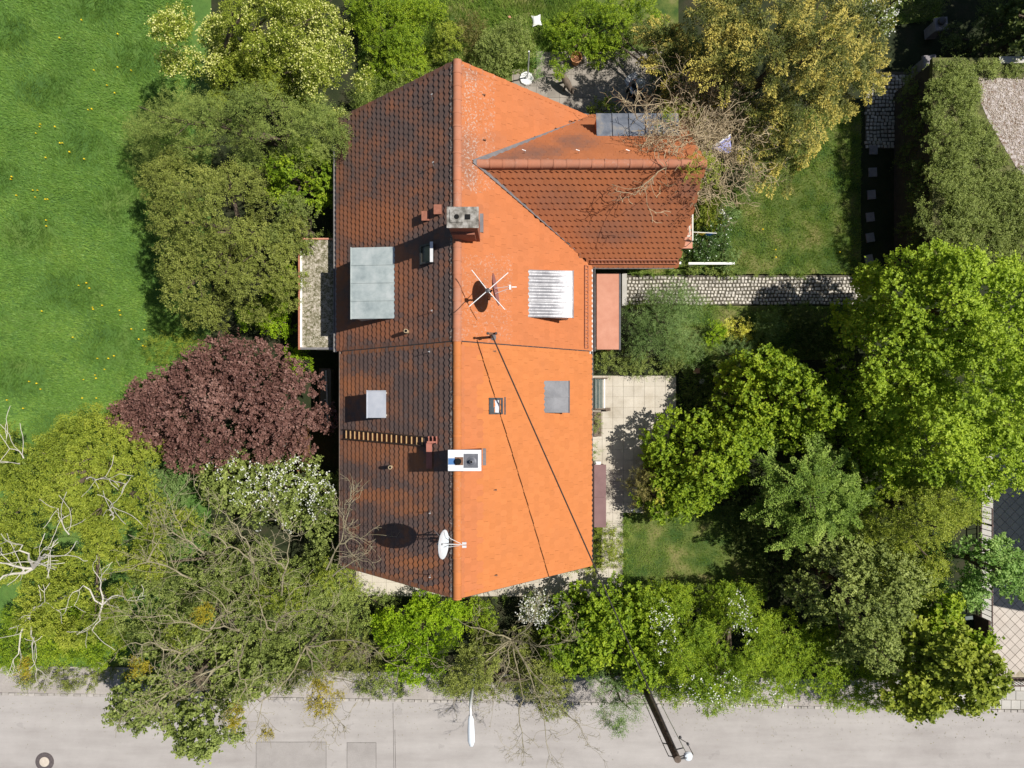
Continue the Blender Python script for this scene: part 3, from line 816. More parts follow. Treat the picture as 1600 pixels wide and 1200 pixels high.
gutter(hn, (XRE + .1, WS - .09, ZE - .05), (WEX - .15, WS - .09, ZE - .05), 'gutter', .085)
# snow guards: a little steel grid along the eaves
def guard(house, p, q, up, out):
    p, q, up = Vector(p), Vector(q), Vector(up).normalized(); L = (q - p).length; n = int(L / .135); m = MB()
    for k in (0.0, 1.0):
        m.tube([p + up * (.02 + .19 * k), q + up * (.02 + .19 * k)], .018, 5)
    g = m.build("snow_guard", M['guard'], house)
    m = MB()
    for i in range(n + 1):
        c = p + (q - p) * (i / n)
        m.tube([c, c + up * .22], .016, 4)
    m.build("bar", M['guard'], g, kind="stuff")
guard(hn, (XRE - .02, YM + .1, zrt(XRE - .02) + .13), (XRE - .02, WS - .12, zrt(XRE - .02) + .13), (-.80, 0, .75), 0)
guard(hn, (XRE + .05, WS - .03, ZE + .12), (WEX - .05, WS - .03, ZE + .12), (0, .70, 1.15), 0)

# ---- dormers
def dormer_left(house, pxo, pxi, y0p, y1p, drop, nsheet, mat, cheek='wall', name="dormer", side=-1, raise_=0.07):
    fn = left_slope if side < 0 else right_slope; zf = zl if side < 0 else zrt
    xi, zi = fn(pxi if side < 0 else pxo)
    zi += raise_; zo = zi - drop
    xi = ((pxi if side < 0 else pxo) - CX) * (H - zi) / F
    po = pxo if side < 0 else pxi
    xo = (po - CX) * (H - zo) / F
    zm = (zi + zo) / 2
    ya, yb = (CY - y1p) * (H - zm) / F, (CY - y0p) * (H - zm) / F
    base = MB(); bi = .06
    xw = xo - side * .10
    for yy in (ya + bi, yb - bi - .06):   # cheeks
        p = [(xi, yy), (xw, yy), (xw, yy + .06), (xi, yy + .06)]
        base.hexa([(xi, yy, zf(xi) - .05), (xw, yy, zf(xw) - .05), (xw, yy + .06, zf(xw) - .05), (xi, yy + .06, zf(xi) - .05),
                   (xi, yy, zi - .04), (xw, yy, zo - .04), (xw, yy + .06, zo - .04), (xi, yy + .06, zi - .04)])
    xa, xb = sorted((xw, xw - side * .06))
    base.box(xa, xb, ya + bi + .06, yb - bi - .06, zf(xw) - .05, zo - .04)
    d = base.build(name, M[cheek], house)
    zb = zf(xw)
    if zo - zb > .5:
        xa, xb = sorted((xw, xw + side * .03))
        n = 2 if yb - ya > 1.5 else 1
        for k in range(n):
            a = ya + .2 + (yb - ya - .4) * k / n; b = ya + .2 + (yb - ya - .4) * (k + 1) / n - .06
            MB().box(xa, xb, a, b, zb + .18, zo - .12).build("window", M['glass'], d)
    for k in range(nsheet):
        a = ya + (yb - ya) * k / nsheet; b = ya + (yb - ya) * (k + 1) / nsheet
        sheet_mesh(d, xi, xo, a, b, zi, zo, mat, k, nsheet)
    m = MB(); xa, xb = sorted((xo, xo + side * .03))
    m.box(xa, xb, ya - .01, yb + .01, zo - .12, zo + .02); m.build("fascia", M[mat], d)
    return d, (xi, xo, ya, yb, zi, zo)
def sheet_mesh(d, xi, xo, a, b, zi, zo, mat, k, n):
    """one metal sheet, gently buckled, with an upstanding seam on one edge"""
    r = random.Random(int(abs(a * 1000)) + k); nx, ny = 10, (24 if mat == 'zinc_bright' else 8)
    amp = .013 if mat == 'zinc_bright' else .006
    ph = r.uniform(0, 6)
    vs = []; fs = []
    for i in range(nx + 1):
        for j in range(ny + 1):
            u, v = i / nx, j / ny
            h = amp * math.sin(v * math.pi * (5 if mat == 'zinc_bright' else 1)) * math.sin(math.pi * min(1, .15 + u)) + amp * .4 * math.sin(5 * u + ph)
            vs.append((xi + (xo - xi) * u, a + .006 + (b - a - .012) * v, zi + (zo - zi) * u + h))
    for i in range(nx):
        for j in range(ny):
            q = (i * (ny + 1) + j, (i + 1) * (ny + 1) + j, (i + 1) * (ny + 1) + j + 1, i * (ny + 1) + j + 1)
            fs.append(q if xo > xi else q[::-1])
    m = MB(); m.add(vs, fs, True)
    if k < n - 1 or n == 1:
        e = b if k < n - 1 else b - .02
        m.hexa([(xi, e - .01, zi - .02), (xo, e - .01, zo - .02), (xo, e + .01, zo - .02), (xi, e + .01, zi - .02), (xi, e - .01, zi + .035), (xo, e - .01, zo + .035), (xo, e + .01, zo + .035), (xi, e + .01, zi + .035)])
    m.add([(xi, a, zi - .03), (xo, a, zo - .03), (xo, b, zo - .03), (xi, b, zi - .03)], [(0, 1, 2, 3)])
    return m.build("metal_sheet", M[mat], d)
dormer_left(hn, 549, 617, 386, 498, .16, 4, 'zinc')
dormer_left(hs, 574, 603, 610, 653, .05, 1, 'zinc_plain', raise_=.34)
dormer_left(hn, 825, 895, 422, 496, .22, 3, 'zinc_bright', side=1)
dormer_left(hs, 850, 889, 595, 645, .14, 2, 'lead', side=1)
# dormer on the north slope of the wing
yi = 0; t_ = None
for k in range(60):
    y = WY + k * .05
    if (CY - 215) * (H - wzn(y)) / F < y: yi = y; break
zi = wzn(yi) + .08; zo = zi - .22; yo = (CY - 177) * (H - zo) / F
xa, xb = (931 - CX) * (H - zo) / F, (1060 - CX) * (H - zo) / F
m = MB()
for x in (xa + .04, xb - .1):
    m.hexa([(x, yi, wzn(yi) - .05), (x + .06, yi, wzn(yi) - .05), (x + .06, yo - .1, wzn(yo) - .1), (x, yo - .1, wzn(yo) - .1), (x, yi, zi - .05), (x + .06, yi, zi - .05), (x + .06, yo - .1, zo - .05), (x, yo - .1, zo - .05)])
m.box(xa + .1, xb - .1, yo - .16, yo - .1, wzn(yo) - .1, zo - .05)
dn = m.build("dormer", M['tile_n'], hn)
ns = 5
for k in range(ns):
    a = xa + (xb - xa) * k / ns; b = xa + (xb - xa) * (k + 1) / ns
    m = MB(); m.slab([(a + .008, yi, zi), (b - .008, yi, zi), (b - .008, yo, zo), (a + .008, yo, zo)], .03, (0, .1, 1))
    if k < ns - 1:
        m.hexa([(b - .012, yi, zi - .02), (b + .012, yi, zi - .02), (b + .012, yo, zo - .02), (b - .012, yo, zo - .02), (b - .012, yi, zi + .04), (b + .012, yi, zi + .04), (b + .012, yo, zo + .04), (b - .012, yo, zo + .04)])
    m.build("metal_sheet", M['slate_sheet'], dn)

# ---- chimneys
def cap_box(px0, px1, py0, py1, z):
    a = W(px0, py1, z); b = W(px1, py0, z); return a[0], b[0], a[1], b[1]
ZC = 8.9
x0, x1, y0, y1 = cap_box(698, 748, 323, 356, ZC)
ch = MB().box(x0 + .05, x1 - .05, y0 + .05, y1 - .05, 6.6, ZC - .06).build("chimney", M['brick_red'], hn)
MB().box(x0, x1, y0, y1, ZC - .06, ZC).build("cap", M['chim_steel'], ch)
MB().box(x0 + .1, x0 + .5, y0 + .16, y1 - .1, ZC + .002, ZC + .03).build("raised_plate", M['chim_steel'], ch)
cxm = (y0 + y1) / 2 + .01
f1 = W(713.5, 339, ZC); f2 = W(731, 339, ZC)
MB().lathe((f1[0], f1[1], ZC + .01), [(.075, 0), (.075, .03), (.06, .032), (.06, .024)], 20).build("flue", M['soot'], ch)
MB().rbox((f2[0], f2[1], ZC + .02), (.15, .15, .035)).build("flue", M['soot'], ch)
xs, zs = right_slope(752)
p = W(751, 352, 7.35)
MB().box(p[0] - .1, p[0] + .07, p[1] - .12, p[1] + .5, 6.8, zrt(p[0]) + .12).build("flashing", M['flash'], ch)
q = W(700, 358, 8.2); MB().box(x0 + .08, x1 - .16, y0 - .03, y0 + .05, 7.3, 8.2).build("brick_face", M['brick_red'], ch)
# sweep's plates behind the north chimney
def slope_pt(px, py, side=-1, lift=0.0):
    x, z = (left_slope if side < 0 else right_slope)(px)
    return Vector((x, (CY - py) * (H - z) / F, z + lift))
for (px, py) in ((666, 340), (685, 330)):
    p = slope_pt(px, py, -1, .12); m = MB()
    m.rbox((p.x, p.y, p.z + .1), (.26, .32, .02)); m.rbox((p.x - .1, p.y, p.z - .02), (.02, .3, .2)); m.rbox((p.x + .1, p.y, p.z + .0), (.02, .3, .2))
    m.build("step_plate", M['brick_red'], hn)
p = slope_pt(673, 343, -1, .1)
ZC = 8.45
x0, x1, y0, y1 = cap_box(700, 752, 703, 736, ZC)
ch = MB().box(x0 + .05, x1 - .05, y0 + .05, y1 - .05, 6.6, ZC - .05).build("chimney", M['brick_red'], hs)
MB().box(x0, x1, y0 + .13, y1, ZC - .05, ZC).build("cap", M['chim_white'], ch)
MB().box(x0, x1, y0, y0 + .125, ZC - .05, ZC - .005).build("cap", M['chim_white'], ch)
a = W(725, 731, ZC); b = W(747, 709, ZC)
MB().box(a[0], b[0], a[1], b[1], ZC + .002, ZC + .02).build("flue_plate", M['greyplate'], ch)
c = W(737, 721, ZC)
MB().lathe((c[0], c[1], ZC + .02), [(.16, 0), (.15, .012), (.12, .016), (.10, .03), (.055, .06), (.055, .16), (.04, .165)], 24).build("flue", M['greyplate'], ch)
MB().lathe((c[0], c[1], ZC + .185), [(.038, 0), (.038, .002)], 16).build("flue_mouth", M['soot'], ch)
c = W(716, 721, ZC)
MB().rbox((c[0] + .03, c[1] + .01, ZC + .012), (.25, .25, .024)).build("flue_plate", M['rust'], ch)
MB().lathe((c[0], c[1], ZC + .026), [(.10, 0), (.10, .06), (.085, .065), (.085, .05)], 24).build("flue", M['soot'], ch)
a = W(700.5, 726, ZC); b = W(711, 716, ZC)
MB().box(a[0], b[0], a[1], b[1], ZC + .002, ZC + .008).build("blue_film", M['bluefilm'], ch)
p = W(755, 716, 7.4)
MB().box(p[0] - .08, p[0] + .07, p[1] - .28, p[1] + .28, 6.8, zrt(p[0]) + .13).build("flashing", M['flash'], ch)
# standing plate and brackets beside it
a = slope_pt(668, 690, -1); b = slope_pt(674, 731, -1)
m = MB(); m.box(a.x, a.x + .19, b.y, a.y, a.z + .32, a.z + .345); m.build("step_plate", M['redstep'], hs)
m = MB()
for px in (671, 677, 683):
    p = slope_pt(px, 688, -1, .06); m.rbox((p.x, p.y, p.z + .06), (.03, .22, .12)); m.rbox((p.x, p.y + .12, p.z + .12), (.05, .05, .05))
p = slope_pt(676, 690, -1, .3); m.rbox((p.x, p.y, p.z + .0), (.3, .06, .03))
m.build("bracket", M['redstep'], hs)

# ---- roof ladder
A1 = slope_pt(541, 671); A2 = slope_pt(541, 685.5); B1 = slope_pt(667, 682.5); B2 = slope_pt(667, 696.5)
lift = nl * .11
m = MB()
for p, q in ((A1, B1), (A2, B2)):
    p = p + lift; q = q + lift
    m.hexa([p + Vector((0, -.02, -.05)), q + Vector((0, -.02, -.05)), q + Vector((0, .02, -.05)), p + Vector((0, .02, -.05)), p + Vector((0, -.02, .04)), q + Vector((0, -.02, .04)), q + Vector((0, .02, .04)), p + Vector((0, .02, .04))])
lad = m.build("roof_ladder", M['darkwood'], hs)
N_ = 17
for k in range(N_):
    t = (k + .6) / N_
    p = A1.lerp(B1, t) + lift; q = A2.lerp(B2, t) + lift
    MB().hexa([p + Vector((-.02, -.03, -.02)), p + Vector((.02, -.03, -.02)), q + Vector((.02, .03, -.02)), q + Vector((-.02, .03, -.02)), p + Vector((-.02, -.03, .025)), p + Vector((.02, -.03, .025)), q + Vector((.02, .03, .025)), q + Vector((-.02, .03, .025))][0:4] +
              [p + Vector((-.02, -.03, .025)), p + Vector((.02, -.03, .025)), q + Vector((.02, .03, .025)), q + Vector((-.02, .03, .025))]).build("rung", M['rung'], lad)

# ---- hatches, vents, hooks
def hatch(house, px0, px1, py0, py1, side, lid, frame, glass=None, name="roof_hatch", h=.14):
    fn = slope_pt
    a = fn(px0, py0, side); b = fn(px1, py1, side)
    n_ = nl if side < 0 else nr
    ya, yb = min(a.y, b.y), max(a.y, b.y); xs = sorted((a.x, b.x)); zf = zl if side < 0 else zrt
    m = MB()
    def bar(xa, xb, y0, y1, h0, h1):
        m.hexa([(xa, y0, zf(xa) + h0), (xb, y0, zf(xb) + h0), (xb, y1, zf(xb) + h0), (xa, y1, zf(xa) + h0), (xa, y0, zf(xa) + h1), (xb, y0, zf(xb) + h1), (xb, y1, zf(xb) + h1), (xa, y1, zf(xa) + h1)])
    w_ = .06
    bar(xs[0], xs[1], ya, ya + w_, .02, h); bar(xs[0], xs[1], yb - w_, yb, .02, h)
    bar(xs[0], xs[0] + w_, ya + w_, yb - w_, .02, h); bar(xs[1] - w_, xs[1], ya + w_, yb - w_, .02, h)
    o = m.build(name, M[frame], house)
    m = MB(); xa, xb = xs[0] + w_, xs[1] - w_
    m.hexa([(xa, ya + w_, zf(xa) + .03), (xb, ya + w_, zf(xb) + .03), (xb, yb - w_, zf(xb) + .03), (xa, yb - w_, zf(xa) + .03)] + [(xa, ya + w_, zf(xa) + h * .7), (xb, ya + w_, zf(xb) + h * .7), (xb, yb - w_, zf(xb) + h * .7), (xa, yb - w_, zf(xa) + h * .7)])
    m.build("lid" if not glass else "pane", M[lid], o)
    return o, xs, ya, yb
h_, xs_, ya_, yb_ = hatch(hn, 657.5, 678, 386.5, 412, -1, 'dark_panel', 'darkmetal', h=.3)
p = slope_pt(677, 399, -1, .27); MB().rbox((p.x - .02, (ya_ + yb_) / 2, p.z + .06), (.10, yb_ - ya_ + .02, .05)).build('hinge_strip', M['alu'], h_)
h_, xs_, ya_, yb_ = hatch(hs, 764.5, 786, 621.5, 647, 1, 'glass', 'darkmetal', True, "roof_window", .13)
p = slope_pt(776, 635, 1, .13); m = MB(); m.rbox((p.x, p.y, p.z - .005), (.16, .42, .03)); o_ = m.build("blind", M['paper'], h_); o_.rotation_euler = (0, 0, 0)
p = slope_pt(788, 634, 1, .06); MB().rbox((p.x, p.y, p.z), (.10, .60, .05)).build("flashing", M['darkmetal'], hs)
def pipe(house, px, py, side, r, h, mat, name="vent_pipe"):
    p = slope_pt(px, py, side); m = MB()
    m.lathe((p.x, p.y, p.z - .1), [(r, 0), (r, h + .1), (r * .75, h + .1), (r * .72, h * .5)], 16)
    o = m.build(name, M[mat], house)
    MB().lathe((p.x, p.y, p.z + h * .8), [(r * .74, 0), (r * .74, h * .17)], 12).build("pipe_mouth", M['soot'], o)
pipe(hn, 637, 519, -1, .07, .42, 'ceramic'); pipe(hs, 612, 729, -1, .065, .35, 'ceramic')
def hook(house, px, py, side, h=.42):
    p = slope_pt(px, py, side, .03); m = MB()
    m.tube([p, p + Vector((0, 0, h)), p + Vector((-.05 * side, .01, h + .015))], [.012, .012, .018], 5)
    m.build("roof_hook", M['alu'], house)
for (px, py) in ((676, 157), (678, 261), (676, 488)): hook(hn, px, py, -1)
for (px, py) in ((672, 551), (673, 799), (673, 897)): hook(hs, px, py, -1)
def lughook(house, p):
    MB().rbox((p.x, p.y, p.z + .05), (.16, .035, .04)).rbox((p.x + .05, p.y, p.z + .02), (.04, .05, .08)).build("roof_hook", M['rust'], house)
for (px, py) in ((755, 150), (756, 220)): lughook(hn, slope_pt(px, py, 1, .05))
for (px, py) in ((772, 549), (773, 765), (774, 898)): lughook(hs, slope_pt(px, py, 1, .05))
for px in (820, 903, 980):
    y = WY + .55; p = Vector(((px - CX) * (H - wzn(y)) / F, y, wzn(y) + .05))
    MB().tube([p, p + Vector((.02, .02, .25)), p + Vector((-.1, .05, .27))], .012, 5).build("roof_hook", M['alu'], hn)

# ---- balcony rail on the east gable of the wing
bz = 2.6; a = W(1071, 388, bz); b = W(1082, 338, bz)
bal = MB().box(WEX - .55, b[0], a[1], b[1] + .9, bz - .15, bz).build("balcony", M['salmon'], hn)
m = MB(); zt = bz + .95; xe = W(1082, 0, zt)[0]
ya = W(0, 376, zt)[1]; yb = W(0, 330, zt)[1]
m.tube([(xe, ya, zt), (xe, yb + .8, zt)], .035, 6)
for k in range(9):
    y = ya + (yb + .8 - ya) * k / 8; m.tube([(xe, y, bz - .1), (xe, y, zt)], .015, 5)
m.build("railing", M['straw'], bal)
p = W(1077, 351, 3.5)
m = MB(); q = W(1078, 369, 3.5)
m.tube([(p[0], p[1], 3.5), (q[0], q[1], 3.5), (WEX - .5, q[1], 3.5)], .035, 6); m.tube([(p[0], (p[1] + q[1]) / 2, 3.5), (xe, (p[1] + q[1]) / 2, 3.5)], .025, 6)
m.build("flag_bracket", M['straw'], hn)
# ------------------------------------------------------------------ things on and round the house
# flat roofed annex on the meadow side
z = 2.35
a = W(467, 545, z); b = W(524, 372, z)
an = empty("annex", ((a[0] + b[0]) / 2, (a[1] + b[1]) / 2, 0), "flat roofed annex with mossy gravel roof beside the western gutter", "annex")
MB().box(a[0] + .1, XLN + .5, a[1] + .1, b[1] - .1, -.02, z - .2).build("wall", M['wall'], an)
MB().box(a[0] + .06, XLN + .45, a[1] + .06, b[1] - .06, z - .2, z - .06).build("roof", M['gravel'], an)
r = random.Random(12); m = MB()
for k in range(2600):
    x = r.uniform(a[0] + .1, XLN + .3); y = r.uniform(a[1] + .1, b[1] - .1); s = r.uniform(.018, .05)
    nse = math.sin(x * 3.1 + y * 1.7) + math.sin(y * 2.3 - x * 1.1)
    if nse < -0.2 and r.random() < .75: continue
    m.rbox((x, y, z - .055), (s, s * r.uniform(.6, 1), s * .6), r.uniform(0, 3), .4)
m.build("gravel", M['stone'], an, kind="stuff")
for (x0, x1, y0, y1, mt, nm) in ((a[0] - .02, a[0] + .06, a[1] - .03, b[1], 'guard', "parapet_edge"), (a[0] + .06, a[0] + .12, a[1] + .06, b[1] - .5, 'white', "parapet_edge"), (a[0] + .06, XLN + .3, a[1] - .03, a[1] + .055, 'gutter', "parapet_edge"), (a[0] + .06, XLN + .3, b[1] - .06, b[1], 'salmon', "parapet_edge")):
    MB().box(x0, x1, y0, y1, z - .22, z + .02 + (0.012 if mt == 'white' else 0)).build(nm, M[mt], an)

# porch with flat salmon roof
z = 2.45
a = W(932.5, 546, z); b = W(968.5, 427, z)
po = empty("porch", ((a[0] + b[0]) / 2, (a[1] + b[1]) / 2, 0), "porch with flat salmon coloured roof at the end of the cobbled path", "porch")
MB().box(a[0], b[0] - .03, a[1], b[1], z - .14, z).build("roof", M['salmon'], po)
MB().box(b[0] - .028, b[0] + .035, a[1] - .02, b[1], z - .16, z + .015).build("roof_edge", M['gutter_dark'], po)
for y in (a[1] + .15, b[1] - .15):
    MB().box(b[0] - .22, b[0] - .10, y - .06, y + .06, 0, z - .16).build("post", M['wood'], po)
MB().box(a[0] - .3, a[0] + .05, a[1] + .1, b[1] - .1, -.02, z - .16).build("wall", M['wall'], po)

# covered light well on the meadow side of the southern half
z = .55
a = W(500.5, 672, z); b = W(517, 577, z)
lw = MB().box(a[0], b[0], a[1], b[1], .02, z).build("light_well_cover", M['dark_panel'], None, "long dark greenish panel with pale tube beside the copper maple", "light well cover")
MB().box(a[0] - .05, a[0], a[1] - .02, b[1] + .04, .02, z + .04).build("edge_board", M['wood'], lw)
MB().box(a[0], b[0], b[1], b[1] + .04, .02, z + .03).build("edge_board", M['oldwood'], lw)
xm = (a[0] * .36 + b[0] * .64)
tb = MB().tube([(xm - .03, b[1] - .05, z + .07), (xm + .02, (a[1] + b[1]) / 2, z + .07), (xm + .06, a[1] - .05, z + .07)], .035, 8).build("tube", M['alu'], lw)
for k, t in enumerate((.12, .5)):
    MB().rbox((xm - .03, b[1] + (a[1] - b[1]) * t, z + .08), (.12, .035, .03)).build("clip", M['alu'], tb)
MB().box(W(480, 0)[0], W(484, 0)[0], W(0, 735)[1], W(0, 668)[1], 0, 1.4).build("brown_fence_panel", M['wood'], None, "brown board panel standing in shade below the copper maple", "fence panel")

# western service hatch handle, wall drain pipe near the southern eave
p = W(565, 893, .6); q = W(599, 899, .6)
MB().tube([(p[0], p[1] + .2, .6), (p[0], p[1], .6), (q[0], q[1], .6), (q[0], q[1] + .05, .1)], .045, 8).build("drain_pipe", M['white'], None, "white bent drain pipe above the pale path at the southern gable", "pipe")

# ---- antenna mast with crossed rods and a red dish on the eastern slope
base = slope_pt(763, 455, 1)
top = Vector(((762 - CX) * (H - 8.45) / F, (CY - 454) * (H - 8.45) / F, 8.45))
base = Vector((top.x, top.y, zrt(top.x)))
ant = empty("antenna_mast", base, "roof antenna with four crossed white rods and a faded red dish", "antenna")
MB().tube([base - Vector((0, 0, .1)), top], .03, 8).build("mast", M['darkmetal'], ant)
hub = MB().lathe(top, [(.05, -.1), (.075, -.06), (.075, .03), (.04, .05)], 12).build("hub", M['darkmetal'], ant)
for (px, py) in ((737, 422), (794, 426), (733, 479), (789, 484)):
    e = Vector(W(px, py, 8.45)); MB().tube([top + Vector((0, 0, .02)), e + Vector((0, 0, .02))], .014, 6).build("rod", M['white'], hub)
def dish(parent, c, axis, rx, depth, mat, name="dish"):
    prof = []
    for k in range(9):
        t = k / 8; prof.append((rx * t + .0015, depth * t * t))
    q = Vector(axis).normalized().to_track_quat('Z', 'Y'); S = 36
    vs = []; fs = []
    for off in (0, -.018):
        for rr, h in prof:
            for k in range(S):
                t = 2 * math.pi * k / S
                vs.append(Vector(c) + q @ Vector((rr * math.cos(t), rr * math.sin(t), h + off)))
    n = len(prof)
    for i in range(n - 1):
        for k in range(S):
            k2 = (k + 1) % S
            fs.append((i * S + k, i * S + k2, (i + 1) * S + k2, (i + 1) * S + k))
            o = n * S; fs.append((o + i * S + k2, o + i * S + k, o + (i + 1) * S + k, o + (i + 1) * S + k2))
    for k in range(S):
        k2 = (k + 1) % S; fs.append(((n - 1) * S + k, (n - 1) * S + k2, (2 * n - 1) * S + k2, (2 * n - 1) * S + k))
    return MB().add(vs, fs, True).build(name, M[mat], parent)
zd = 7.75
dc = Vector(W(771, 453, zd))
dish(ant, dc - Vector((.0, 0, 0)), (.97, .16, .10), .52, .09, 'dish_red')
l = Vector(W(797, 449, zd - .05))
lo = MB().rbox((l.x, l.y, l.z), (.06, .15, .08)).rbox((l.x + .13, l.y + .01, l.z), (.16, .03, .03)).build("receiver_head", M['white'], ant)
for dy in (.03, -.03):
    MB().tube([dc + Vector((.04, dy * 3, -.2)), l + Vector((-.02, dy, 0))], .010, 5).build("feed_arm", M['alu'], ant)
MB().tube([dc + Vector((-.05, 0, 0)), (top.x, top.y, zd)], .03, 6).build("bracket", M['darkmetal'], ant)

# ---- white dish near the southern ridge
zd = 8.62
dc = Vector(W(691, 850.5, zd))
base = Vector((dc.x - .14, dc.y, zl(dc.x - .14)))
sat = empty("satellite_dish", base, "pale white satellite dish standing above the southern roof ridge", "satellite dish")
MB().tube([base - Vector((0, 0, .1)), (base.x, base.y, zd)], .028, 8).build("mast", M['alu'], sat)
MB().tube([(base.x, base.y, zd - .02), dc], .03, 6).build("bracket", M['darkmetal'], sat)
dish(sat, dc - Vector((.02, 0, 0)), (.95, -.02, .24), .445, .075, 'dish_white')
l = Vector(W(723, 851, zd - .04))
MB().tube([dc + Vector((.02, 0, -.05)), l], .016, 6).build("feed_arm", M['alu'], sat)
MB().tube([dc + Vector((.10, .40, .06)), dc + Vector((.25, .18, .02)), l + Vector((-.06, .03, 0))], .010, 5).build("stay", M['alu'], sat)
MB().tube([dc + Vector((.06, -.12, -.1)), l + Vector((-.1, -.03, 0))], .010, 5).build("stay", M['alu'], sat)
for dy in (.045, -.055):
    MB().rbox((l.x + .05, l.y + dy, l.z), (.13, .07, .08)).build("receiver_head", M['alu'], sat)
MB().tube([(base.x - .05, base.y - .05, base.z + .02), (base.x - .12, base.y - .42, zl(base.x - .12) + .35)], .012, 5).build("brace", M['rust'], sat)
MB().tube([(base.x, base.y, base.z + .6), (base.x - .35, base.y + .1, zl(base.x - .35))], .014, 5).build("brace", M['alu'], sat)

# ---- service mast, cable, timber pole
bz_ = slope_pt(768, 527, 1)
mt = Vector((bz_.x, bz_.y, 7.75))
sm = empty("service_mast", bz_, "rusty electricity mast on the eastern roof slope at the party wall", "mast")
MB().tube([bz_ - Vector((0, 0, .1)), mt], .045, 8).build("mast", M['rust'], sm)
MB().rbox((mt.x + .05, mt.y, mt.z), (.34, .06, .06)).build("crossarm", M['rust'], sm)
for dx in (-.08, .18):
    MB().lathe((mt.x + dx, mt.y, mt.z + .03), [(.03, 0), (.045, .03), (.03, .05), (.042, .08), (.02, .12)], 10).build("insulator", M['darkmetal'], sm)
m = MB(); m.lathe((bz_.x, bz_.y, bz_.z - .02), [(.16, .0), (.12, .06), (.05, .16)], 14); m.build("flashing", M['flash'], sm)
ZP = 7.6
pt = Vector(W(1059, 1187, ZP))
# the lowest visible part of the pole lies on the same vertical
pole = empty("utility_pole", (pt.x, pt.y, 0), "old timber utility pole rising from the bushes at the road edge", "utility pole")
MB().tube([(pt.x, pt.y, -.1), (pt.x, pt.y, ZP)], [.15, .115], 12).build("post", M['pole'], pole)
def bracket(x, y, z0, rows):
    m = MB()
    for zz in rows:
        m.tube([(pt.x, pt.y, zz), (x, y, zz)], .018, 5)
    m.build("bracket", M['darkmetal'], pole)
sx = pt.x + .34
bracket(sx, pt.y + .08, 0, (ZP - .15, ZP - .6)); bracket(pt.x - .28, pt.y + .06, 0, (ZP - .12, ZP - .95))
MB().tube([(sx, pt.y + .08, .5), (sx - .03, pt.y + .09, 4.5), (sx, pt.y + .08, ZP - .1)], .016, 5).build("conduit", M['alu'], pole)
MB().tube([(pt.x - .26, pt.y + .06, .5), (pt.x - .28, pt.y + .06, ZP - .9), (pt.x - .27, pt.y + .06, ZP - .1)], .014, 5).build("conduit", M['cable'], pole)
lp = MB().lathe((pt.x + .36, pt.y + .05, ZP - .1), [(.02, -.12), (.13, -.08), (.15, -.02), (.12, .05), (.05, .08)], 18).build("lamp_head", M['dish_white'], pole)
MB().tube([(pt.x + .1, pt.y, ZP - .06), (pt.x + .3, pt.y + .04, ZP - .05)], .03, 6).build("lamp_arm", M['darkmetal'], pole)
for (dx, dz) in ((.36, 1.2), (.5, .75)):
    MB().lathe((pt.x + dx, pt.y + .16, ZP - dz), [(.02, 0), (.045, .03), (.03, .06), (.045, .09), (.02, .12)], 10).build("insulator", M['darkmetal'], pole)
MB().tube([(sx, pt.y + .1, ZP - 1.2), (pt.x + .5, pt.y + .16, ZP - .75), (pt.x + .6, pt.y - .05, ZP - .4)], .012, 5).build("wire_loop", M['cable'], pole)
ce = Vector((pt.x + .02, pt.y + .1, ZP - .25))
pts = []
for k in range(33):
    t = k / 32; p = mt.lerp(ce, t); p.z -= .22 * 4 * t * (1 - t); pts.append(p + Vector((.05, -.05, .08 * (1 - t))))
MB().tube(pts, .024, 6).build("overhead_cable", M['cable'], None, "black overhead cable running from roof mast to the timber pole", "cable")

# ---- street lamp on the left of the bare bush
zt = 5.4
h0 = Vector(W(736.5, 1166, zt)); h1 = Vector(W(735.5, 1118, zt))
sb = Vector((h1.x - .02, h1.y + .40, 0))
lamp = empty("street_lamp", sb, "street lamp with long white head reaching over the road", "street lamp")
MB().tube([sb, (sb.x, sb.y, zt - .5), (sb.x, sb.y - .06, zt - .15), (sb.x + .01, sb.y - .18, zt - .02), h1], [.075, .06, .05, .045, .04], 10).build("post", M['alu'], lamp)
vs = []; fs = []
prof = [(0.0, .05, .03), (.12, .10, .07), (.5, .125, .08), (.85, .125, .08), (1.0, .06, .03)]
S = 10
for (t, hw, hh) in prof:
    c = h1.lerp(h0, t)
    for k in range(S):
        a_ = 2 * math.pi * k / S; vs.append((c.x + hw * math.cos(a_), c.y, c.z + hh * math.sin(a_)))
for i in range(len(prof) - 1):
    for k in range(S): fs.append((i * S + k, i * S + (k + 1) % S, (i + 1) * S + (k + 1) % S, (i + 1) * S + k))
fs.append(tuple(range(S - 1, -1, -1))); fs.append(tuple((len(prof) - 1) * S + k for k in range(S)))
MB().add(vs, fs, True).build("lamp_head", M['dish_white'], lamp)

